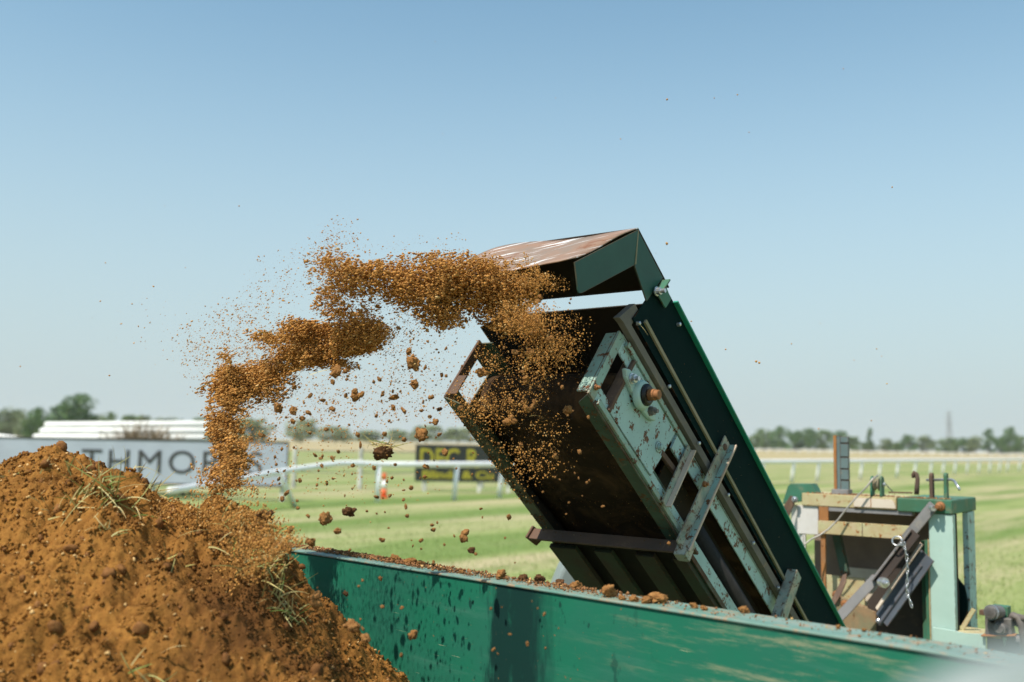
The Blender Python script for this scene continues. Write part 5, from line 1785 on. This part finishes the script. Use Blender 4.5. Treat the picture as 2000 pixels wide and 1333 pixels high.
for i, (px, py, hw, dk, lab) in enumerate(LEDGE_CLODS):
    p = ledge_pt(px, py)
    r_ = hw * p[1] / F_PX
    o = bpy.data.objects.new('soil_clod', (CL4D if dk else CL4)[i % (4 if dk else 8)])
    COL.objects.link(o)
    o.location = (p[0], p[1], LZ + r_ * 0.42)
    o.scale = (r_, r_, r_ * 0.85)
    o.rotation_euler = (0.2 * random.uniform(-1, 1), 0.2 * random.uniform(-1, 1), random.uniform(0, 6.28))
    tag(o, lab, 'soil clod', 'clods lying on the board edge')

# ------------------------------------------------------------------ soil in flight
def blob_points(blobs, n, seed, lump_amt=0.9, freq=9.0, thick=0.62, hard=0.8):
    """points filling overlapping ellipsoids; blob: px, py, depth, half width px, half height px, half depth m, weight, tilt deg"""
    r = np.random.default_rng(seed)
    wts = np.array([b[6] for b in blobs], float); wts /= wts.sum()
    which = r.choice(len(blobs), n, p=wts)
    g = r.normal(0, 1, (n, 3))
    g /= np.linalg.norm(g, axis=1)[:, None]
    g *= (r.random(n) ** 0.42)[:, None]
    B = np.array([b[:6] for b in blobs], float)[which]
    C_ = np.array([at(b[0], b[1], Y=b[2]) for b in blobs])[which]
    tl = np.radians(np.array([b[7] for b in blobs], float))[which]
    ex = g[:, 0] * B[:, 3] * B[:, 2] / F_PX
    ez = g[:, 2] * B[:, 4] * B[:, 2] / F_PX
    P = C_ + np.stack([ex * np.cos(tl) - ez * np.sin(tl), g[:, 1] * B[:, 5], ex * np.sin(tl) + ez * np.cos(tl)], 1)
    edge_ = np.linalg.norm(g, axis=1)
    wv = np.array([1.0, 1.0, 1.0])
    for sc_, am_ in ((7.0, 0.034), (21.0, 0.016), (60.0, 0.006)):
        q_ = P * sc_ + seed
        P = P + am_ * np.stack([vnoise(q_) * 1.5, vnoise(q_ + 31.7), vnoise(q_ + 67.1) * 0.8], 1)
    nz_ = fbm(P * np.array([freq * 0.7, freq, freq * 1.5]) + seed, 4)
    ok = nz_ * lump_amt * 1.5 + (0.95 - edge_ * 1.25) > r.random(n) ** 1.5 * 1.3 - 0.42
    return P[ok], edge_[ok]


UPPER = [(915, 562, 3.12, 105, 70, 0.16, 3.2, -2), (810, 556, 3.06, 120, 60, 0.16, 3.2, 3), (705, 552, 3.0, 74, 56, 0.14, 1.9, 0), (985, 590, 3.14, 74, 84, 0.16, 2.4, -12), (960, 520, 3.08, 60, 22, 0.12, 0.6, 0),
         (660, 515, 3.04, 38, 44, 0.10, 0.35, 50), (650, 590, 3.04, 40, 32, 0.10, 0.6, 35), (860, 618, 3.1, 50, 34, 0.10, 0.9, -15), (700, 612, 3.05, 44, 28, 0.1, 0.45, 20), (660, 550, 3.0, 55, 90, 0.14, 0.7, 10)]
MIDDLE = [(695, 668, 3.12, 78, 42, 0.13, 2.3, 12), (592, 654, 3.16, 88, 36, 0.12, 2.2, 6), (565, 690, 3.25, 80, 30, 0.12, 1.2, 20), (650, 620, 3.10, 46, 34, 0.1, 0.5, 40), (522, 664, 3.20, 44, 24, 0.11, 0.8, 15), (640, 690, 3.14, 80, 24, 0.11, 0.6, 14), (600, 714, 3.18, 84, 20, 0.11, 0.7, 18), (505, 735, 3.30, 62, 32, 0.12, 1.5, 32), (660, 728, 3.12, 40, 18, 0.1, 0.5, 0)]
FALL = [(448, 765, 3.26, 60, 54, 0.12, 2.4, 10), (428, 832, 3.16, 40, 62, 0.12, 1.6, 4), (440, 892, 3.02, 30, 46, 0.09, 0.8, 0), (446, 940, 2.94, 34, 34, 0.08, 0.6, 0), (470, 745, 3.28, 66, 36, 0.11, 1.0, 30), (520, 770, 3.28, 58, 36, 0.11, 0.7, 35), (430, 700, 3.12, 30, 30, 0.1, 0.3, 40)]
fly = np.array([-0.62, -0.60, 0.10])
for nm, blobs, n, sd, lab in (('flying_soil', UPPER, 52000, 31, 'upper dense slug of soil thrown out from under the hood'),
                              ('flying_soil', MIDDLE, 54000, 32, 'middle slug of soil arching in mid-air left of the hood'),
                              ('flying_soil', FALL, 32000, 33, 'falling column of soil dropping onto the heap')):
    P, e_ = blob_points(blobs, n, sd)
    core = [(b[0], b[1], b[2], b[3] * 0.74, b[4] * 0.70, b[5] * 0.7, b[6], b[7]) for b in blobs if b[6] >= 0.8]
    Pc, ec = blob_points(core, n // 4, sd + 50, 0.7)
    n_fine = len(P)
    P = np.concatenate([P, Pc])
    rr = 0.0014 + 0.0044 * rng.random(len(P)) ** 4.0
    rr[:n_fine] += 0.0060 * (rng.random(n_fine) < 0.035) * rng.random(n_fine)
    rr[n_fine:] = 0.0030 + 0.0040 * rng.random(len(P) - n_fine) ** 2
    tag(scatter(nm, P, rr, SOIL_G, 0, ((1, 0.9, 0.10) if sd == 31 else (1, 0.6, 0.45), 1.9)), lab, 'flying soil', kind='stuff')

# looser spray of specks round the slugs, in the mouth of the conveyor and over the heap
SPRAY = [(470, 690, 2.96, 150, 110, 0.2, 2.6, 35), (560, 560, 3.0, 130, 60, 0.2, 0.35, 30), (660, 480, 3.02, 60, 45, 0.12, 0.30, 30), (800, 490, 3.05, 130, 24, 0.12, 0.30, 3),
         (650, 560, 3.03, 50, 70, 0.14, 0.9, 0), (760, 640, 3.02, 160, 60, 0.2, 1.6, 10), (640, 800, 2.95, 230, 90, 0.25, 1.5, 10), (830, 730, 3.0, 120, 110, 0.2, 0.9, 0),
         (480, 850, 2.9, 90, 110, 0.2, 1.0, 0), (660, 930, 2.9, 230, 90, 0.25, 0.7, 0), (380, 700, 2.92, 70, 80, 0.15, 0.30, 45), (290, 640, 2.9, 130, 90, 0.2, 0.06, 40)]
MOUTH = [(1010, 590, 2.95, 80, 90, 0.12, 2.8, -20), (1020, 690, 2.92, 105, 64, 0.10, 2.2, 0), (1060, 560, 3.05, 60, 36, 0.08, 0.5, 8), (1060, 650, 2.95, 100, 60, 0.1, 1.2, 0), (1000, 790, 2.9, 110, 90, 0.08, 1.2, -20), (1030, 900, 2.9, 90, 90, 0.08, 0.4, -30), (920, 800, 2.95, 60, 70, 0.08, 0.5, -30)]
P, e_ = blob_points(SPRAY, 32000, 41, 0.6, 5.0)
rr = 0.0007 + 0.0036 * rng.random(len(P)) ** 4.2
tag(scatter('soil_spray', P, rr, SOIL_G, 0, ((-0.6, 0, -0.35), 1.25)), 'loose spray of soil specks in the air around the slugs', 'soil spray', kind='stuff')
P, e_ = blob_points(MOUTH, 26000, 42, 0.8, 8.0)
rr = 0.0011 + 0.0038 * rng.random(len(P)) ** 3.2
tag(scatter('soil_spray', P, rr, SOIL_G, 0), 'soil specks tumbling in front of the dark conveyor mouth and belt', 'soil spray', kind='stuff')
DUST_B = [(480, 1045, 2.5, 80, 60, 0.14, 1.2, -45), (505, 1085, 2.45, 42, 55, 0.12, 0.8, -50), (440, 950, 2.82, 70, 34, 0.12, 0.8, 0), (430, 1010, 2.72, 110, 40, 0.12, 1.2, -10), (480, 1080, 2.62, 70, 70, 0.12, 1.0, -40), (400, 960, 2.8, 60, 30, 0.1, 0.7, 0), (530, 1050, 2.7, 44, 50, 0.15, 0.25, 0), (350, 1000, 2.72, 70, 24, 0.1, 0.5, -15), (500, 1010, 2.75, 50, 40, 0.1, 0.5, 0)]
P, e_ = blob_points(DUST_B, 11000, 43, 0.6, 8.0)
rr = 0.0012 + 0.0040 * rng.random(len(P)) ** 2.6
tag(scatter('soil_spray', P, rr, SOIL_G, 0, ((0.3, 0, 1), 1.5)), 'soil splashing up where the falling column meets the heap', 'soil spray', kind='stuff')
# stray specks high in the sky
xy = np.array([(850, 82), (1303, 195), (1647, 135), (1085, 192), (1440, 186), (1395, 192), (865, 262), (467, 403), (322, 403), (1742, 366), (1212, 272), (1463, 259), (206, 514), (258, 594), (40, 716), (214, 734), (300, 560), (1302, 476), (1281, 495), (1602, 632), (1477, 706), (1483, 709), (1417, 683), (1546, 672), (1668, 704), (1712, 682), (1722, 696), (1732, 750), (1599, 838), (1702, 822), (1350, 628), (1030, 480), (604, 467), (640, 441), (596, 500), (770, 462), (846, 488)])
dd = rng.uniform(2.7, 3.3, len(xy))
P = np.array([at(x, y, Y=d) for (x, y), d in zip(xy, dd)])
rr = rng.uniform(0.0016, 0.0034, len(xy)); rr[1] = 0.005; rr[17] = 0.0055; rr[20:22] = 0.005
tag(scatter('soil_specks', P, rr, SOIL_G, 1), 'lone soil specks flung high into the clear sky', 'soil specks', kind='stuff')

# ---- single clods in flight
BIG = [  # px, py, diameter px, depth, label
    (822, 850, 30, 3.0, 'twin-lobed brown clod in mid-air above the black sign'),
    (518, 1008, 44, 2.75, 'biggest dark ragged clod in the air, at the right edge of the heap'),
    (635, 1012, 31, 2.8, 'angular clod in the air over the grass, third from the heap'),
    (682, 1000, 29, 2.85, 'dark squarish clod in the air right of the angular one'),
    (660, 1038, 20, 2.6, 'blurred clod hanging just below the angular and the squarish ones'),
    (608, 1060, 21, 2.6, 'blurred clod just above the far end of the board'),
    (565, 1074, 20, 2.6, 'blurred clod touching the far end of the board edge'),
    (907, 1046, 27, 2.9, 'nutty double clod in the air left of the crossbar, upper of two'),
    (922, 1074, 22, 2.85, 'dark clod directly below the nutty double clod'),
    (694, 772, 26, 3.0, 'tall pear-shaped clod against the sky'),
    (770, 776, 20, 3.05, 'flat oval clod against the sky right of the pear-shaped one'),
    (809, 710, 36, 3.0, 'large tan clod below the upper slug'),
    (810, 750, 26, 3.0, 'tan clod directly beneath the large tan one'),
    (543, 796, 24, 2.9, 'ragged clod right of the falling column'),
    (573, 802, 24, 2.9, 'upright clod right of the ragged one'),
    (656, 727, 30, 3.0, 'lump hanging from the underside of the middle slug'),
    (868, 884, 19, 3.0, 'crumbly orange clod in front of the yellow lettering'),
    (832, 912, 15, 3.0, 'clod just under the white rail in front of the sign'),
    (1012, 612, 26, 3.1, 'bright knobbly clod near the conveyor mouth'),
    (1018, 641, 20, 3.1, 'bright clod beneath the knobbly one near the mouth'),
    (1030, 566, 22, 3.15, 'bright clod under the hood edge'),
    (1054, 581, 18, 3.15, 'small pair of bright crumbs left of the sky slit'),
    (940, 728, 30, 3.1, 'broad golden clod beside the left frame end'),
    (1028, 742, 22, 3.1, 'slanting golden clod in front of the drum'),
    (998, 822, 34, 3.0, 'three-armed golden clod in front of the belt'),
    (1028, 800, 24, 3.0, 'golden clod upper right of the three-armed one'),
    (1108, 802, 22, 3.05, 'golden clod beside the right frame corner'),
    (1018, 870, 14, 3.0, 'round golden clod low on the belt'),
    (1085, 894, 13, 3.05, 'small oval golden clod right of the round one on the belt'),
    (1074, 663, 20, 3.1, 'golden clod under the sky slit'),
    (1035, 690, 26, 3.1, 'rooty golden clod with straws in the conveyor mouth'),
    (900, 798, 16, 3.0, 'clod in front of the lower left frame corner'),
    (858, 800, 15, 3.0, 'small dark clod left of the frame corner'),
    (850, 825, 15, 3.0, 'dark clod between the frame and the twin-lobed clod'),
    (617, 1172, 34, 2.55, 'double clod resting out from the heap against the green board'),
    (688, 1222, 34, 2.50, 'clod at the heap foot, lower right of the double clod'),
    (713, 1246, 24, 2.48, 'smaller clod at the heap foot next to the board'),
    (808, 1239, 22, 2.6, 'tan clod flying in front of the green board'),
    (743, 1130, 12, 2.7, 'small round clod flying before the upper part of the board'),
    (675, 1160, 13, 2.6, 'dark clod flying before the left part of the board'),
    (784, 1280, 10, 2.5, 'tiny clod flying low before the board near the heap foot'),
    (1030, 1258, 11, 2.4, 'golden crumb flying in front of the dark stain'),
    (1306, 1062, 9, 3.1, 'bright crumb in front of the crossbar near its right end'),
]
for i, (px, py, dm, Y, lab) in enumerate(BIG):
    p = at(px, py, Y=Y)
    r_ = dm / 2 * Y / F_PX * 1.08
    shp = next((v_ for k_, v_ in (('twin-lobed', 'twin'), ('pear-shaped clod against', 'pear'), ('three-armed golden clod in', 'arms'), ('double clod in the air', 'double'), ('double clod resting', 'double')) if k_ in lab), None)
    dark_ = re.search(r'^(\w+ )?dark ', lab)
    o = bpy.data.objects.new('soil_clod', CLL[shp] if shp else CL4D[i % 4] if dark_ else CL4[i % 8])
    COL.objects.link(o)
    o.location = tuple(p)
    o.scale = (r_ * 1.15, r_, r_ * 0.6) if 'flat oval' in lab else (r_ * 0.75, r_ * 0.75, r_ * 1.15) if lab.startswith('upright') else (r_, r_, r_)
    o.rotation_euler = (rng.uniform(-0.2, 0.2), rng.uniform(-0.3, 0.3), rng.uniform(-0.4, 0.4)) if shp or 'flat oval' in lab or lab.startswith('upright') else tuple(rng.uniform(0, 6.28, 3))
    tag(o, lab, 'soil clod', 'clods of soil in flight')

ZONES = [  # where (said with things one can find), n, pixel box, depth, size px
    ('between the upper and the middle slug', 12, (760, 900, 640, 720), (2.95, 3.1), (5, 14)),
    ('under the left part of the middle slug', 15, (500, 640, 745, 800), (2.9, 3.05), (5, 14)),
    ('under the right part of the middle slug', 15, (640, 760, 725, 800), (2.9, 3.05), (5, 15)),
    ('in the pale sky directly left of the conveyor frame', 15, (760, 880, 720, 800), (2.9, 3.1), (5, 15)),
    ('level with the hazy trees beside the soil column', 15, (490, 620, 800, 862), (2.85, 3.0), (5, 14)),
    ('level with the hazy trees above the white rail', 15, (620, 760, 800, 862), (2.85, 3.0), (5, 14)),
    ('level with the hazy trees left of the conveyor', 14, (760, 890, 800, 862), (2.85, 3.0), (5, 14)),
    ('in front of the right end of the banner', 12, (500, 600, 862, 945), (2.8, 3.0), (5, 13)),
    ('in front of the wire fence', 15, (600, 720, 862, 960), (2.8, 3.0), (5, 12)),
    ('around the traffic cone and its post', 12, (720, 810, 900, 990), (2.8, 3.0), (5, 12)),
    ('in front of the black sign', 10, (815, 930, 868, 945), (2.9, 3.05), (5, 12)),
    ('over the grass next to the heap', 13, (540, 680, 960, 1060), (2.7, 2.9), (5, 13)),
    ('over the grass above the board', 13, (680, 840, 990, 1080), (2.7, 3.0), (5, 12)),
    ('over the grass left of the crossbar', 12, (840, 1040, 960, 1100), (2.7, 3.0), (5, 11)),
    ('in the shade under the hood', 11, (985, 1120, 540, 600), (2.9, 3.0), (5, 12)),
    ('in the dark conveyor mouth', 14, (960, 1110, 610, 712), (2.85, 2.95), (5, 14)),
    ('in front of the belt where it rounds the drum', 14, (950, 1130, 720, 800), (2.85, 2.95), (5, 14)),
    ('in front of the middle of the belt', 14, (960, 1150, 800, 900), (2.85, 2.95), (5, 12)),
    ('in front of the lower belt above the crossbar', 12, (1050, 1200, 900, 1030), (2.85, 2.95), (4, 10)),
    ('in front of the left part of the green board', 10, (600, 800, 1110, 1230), (2.45, 2.6), (4, 11)),
    ('in front of the dark stain on the board', 10, (920, 1140, 1160, 1300), (2.3, 2.5), (4, 10)),
]
ci = 0
for where, n_, (xa, xb, ya, yb), (da, db), (sa, sb) in ZONES:
    cell = []
    for _ in range(n_):
        px, py = rng.uniform(xa, xb), rng.uniform(ya, yb)
        if 'left part of the green' in where:
            py = max(py, 1100 + (px - 530) * 0.157)
        Y = rng.uniform(da, db)
        dm = sa + (sb - sa) * rng.random() ** 2.2
        p = at(px, py, Y=Y)
        r_ = dm / 2 * Y / F_PX
        o = bpy.data.objects.new('soil_clod', CL3[ci % 8])
        ci += 1
        COL.objects.link(o)
        o.location = tuple(p)
        o.scale = (r_ * rng.uniform(0.9, 1.4), r_, r_ * rng.uniform(0.8, 1.1))
        o.rotation_euler = tuple(rng.uniform(0, 6.28, 3))
        cell.append((o, px, py, dm))
    for word, key in (('largest', lambda c: -c[3]), ('topmost', lambda c: c[2]), ('lowest', lambda c: -c[2]), ('leftmost', lambda c: c[1]), ('rightmost', lambda c: -c[1]),
                      ('smallest', lambda c: c[3])):
        cell.sort(key=key)
        full = sorted(range(len(cell)), key=lambda i_: 0)
        o = next((c[0] for c in cell[:1] if 'label' not in c[0]), None)
        if o is not None:
            tag(o, f'{word} of the small clods flying {where}', 'soil clod', f'small clods flying {where}')
    for o, *_ in cell:
        if 'label' not in o:
            tag(o, f'small brown clod among those flying {where}', 'soil clod', f'small clods flying {where}')

# turf clod with grass still on it
Y = 2.95
p = at(748, 884, Y=Y)
t = thing('turf_clod', 'dark turf clod with grass blades still growing from it, above the white rail', 'turf clod', p)
o = bpy.data.objects.new('earth', CL4D[1]); COL.objects.link(o); o.parent = t
r_ = 21 * Y / F_PX
o.scale = (r_ * 1.05, r_, r_ * 1.25)
n_ = 34
roots = rng.normal(0, 1, (n_, 3)) * np.array([r_ * 0.6, r_ * 0.4, 0.002]) + np.array([0, 0, r_ * 0.55])
dirs = np.stack([rng.normal(0.1, 0.8, n_), rng.normal(0, 0.5, n_), np.abs(rng.normal(0.4, 0.3, n_))], 1)
V, Fq = ribbons(roots, dirs, 0.022 + 0.03 * rng.random(n_), np.full(n_, 0.0028), 0.6, 4, 61)
np_mesh('root_mat', V, Fq, STRAW, t)
roots = np.array([[0.01, 0, r_ * 0.6]] * 4) + rng.normal(0, 0.006, (4, 3))
V, Fq = ribbons(roots, np.array([[1, 0, 0.45], [0.9, 0.2, 0.8], [0.8, -0.2, 0.35], [-0.9, 0, 0.25]]), np.array([0.085, 0.11, 0.07, 0.05]), np.full(4, 0.0034), 0.25, 6, 62)
np_mesh('grass_blade', V, Fq, GRASS_B, t)

# straws and blades spinning in the stream
for i, (px, py, L, dx, dz, lab) in enumerate([
    (605, 722, 0.075, 1, -0.12, 'curved green blade in the middle slug'),
    (634, 722, 0.085, 1, 0.40, 'straight pale straw crossing the middle slug'),
    (520, 650, 0.040, 1, 0.08, 'short straw at the left end of the middle slug'),
    (835, 537, 0.030, 1, -0.5, 'short pale straw in the upper slug'),
    (1052, 690, 0.060, 0.2, 1, 'bent pale root hanging in the conveyor mouth'),
    (1025, 700, 0.050, 0.25, 1, 'second pale root hanging in the conveyor mouth'),
    (1050, 808, 0.050, 1, 0.35, 'curved root in front of the belt'),
    (288, 905, 0.075, 1, 0.35, 'thin grass stalk sticking out above the heap before the banner'),
    (400, 752, 0.05, 0.8, 0.5, 'green blade at the left edge of the falling column'),
    (1258, 640, 0.05, 1, -0.7, 'bent straw caught on the conveyor wall'),
]):
    Y = 2.95 if px < 900 else 3.08
    if px == 288:
        Y = 2.8
    if px == 1258:
        Y = 3.30
    p = at(px, py, Y=Y)
    V, Fq = ribbons([(-L / 2 * dx, 0, -L / 2 * dz)], [(dx, rng.normal(0, 0.15), dz)], [L], [0.0028], 0.45, 6, 80 + i)
    o = np_mesh('straw', V, Fq, GRASS_B if 'green' in lab else STRAW)
    o.location = tuple(p)
    tag(o, lab, 'straw', 'straws and blades in the flying soil')

# dried soil along the beam of the machine frame
n = 900
tx_ = rng.uniform(tx(-0.72), tx(-0.02), n); ty_ = np.abs(rng.normal(0.03, 0.05, n)).clip(0.004, 0.28)
rr = 0.0016 + 0.0055 * rng.random(n) ** 3
C_ = TO + np.stack([tx_, ty_, ZT + rr * 0.5], 1) @ TA.T
o = scatter('dried_soil', (C_ - TO) @ TA, rr, SOIL_L, 0, None, mf)
o['kind'] = 'stuff'

# ------------------------------------------------------------------ hazy air
HD = 0.00020
k = NT('hazy_air')
vol = k.n('ShaderNodeVolumePrincipled')
vol.inputs['Color'].default_value = (0.86, 0.92, 0.96, 1)
vol.inputs['Density'].default_value = HD
vol.inputs['Anisotropy'].default_value = 0.3
k.t.nodes.remove(k.b)
k.l(vol.outputs[0], k.o.inputs['Volume'])
mb = MB(); mb.box(-1650, 1650, -450, 2150, -1.2, 38)
if HD > 0:
    hb = mb.build('haze', k.m)
    hb['kind'] = 'stuff'
    hb['label'] = 'thin summer haze over the racecourse'
    hb.display_type = 'WIRE'
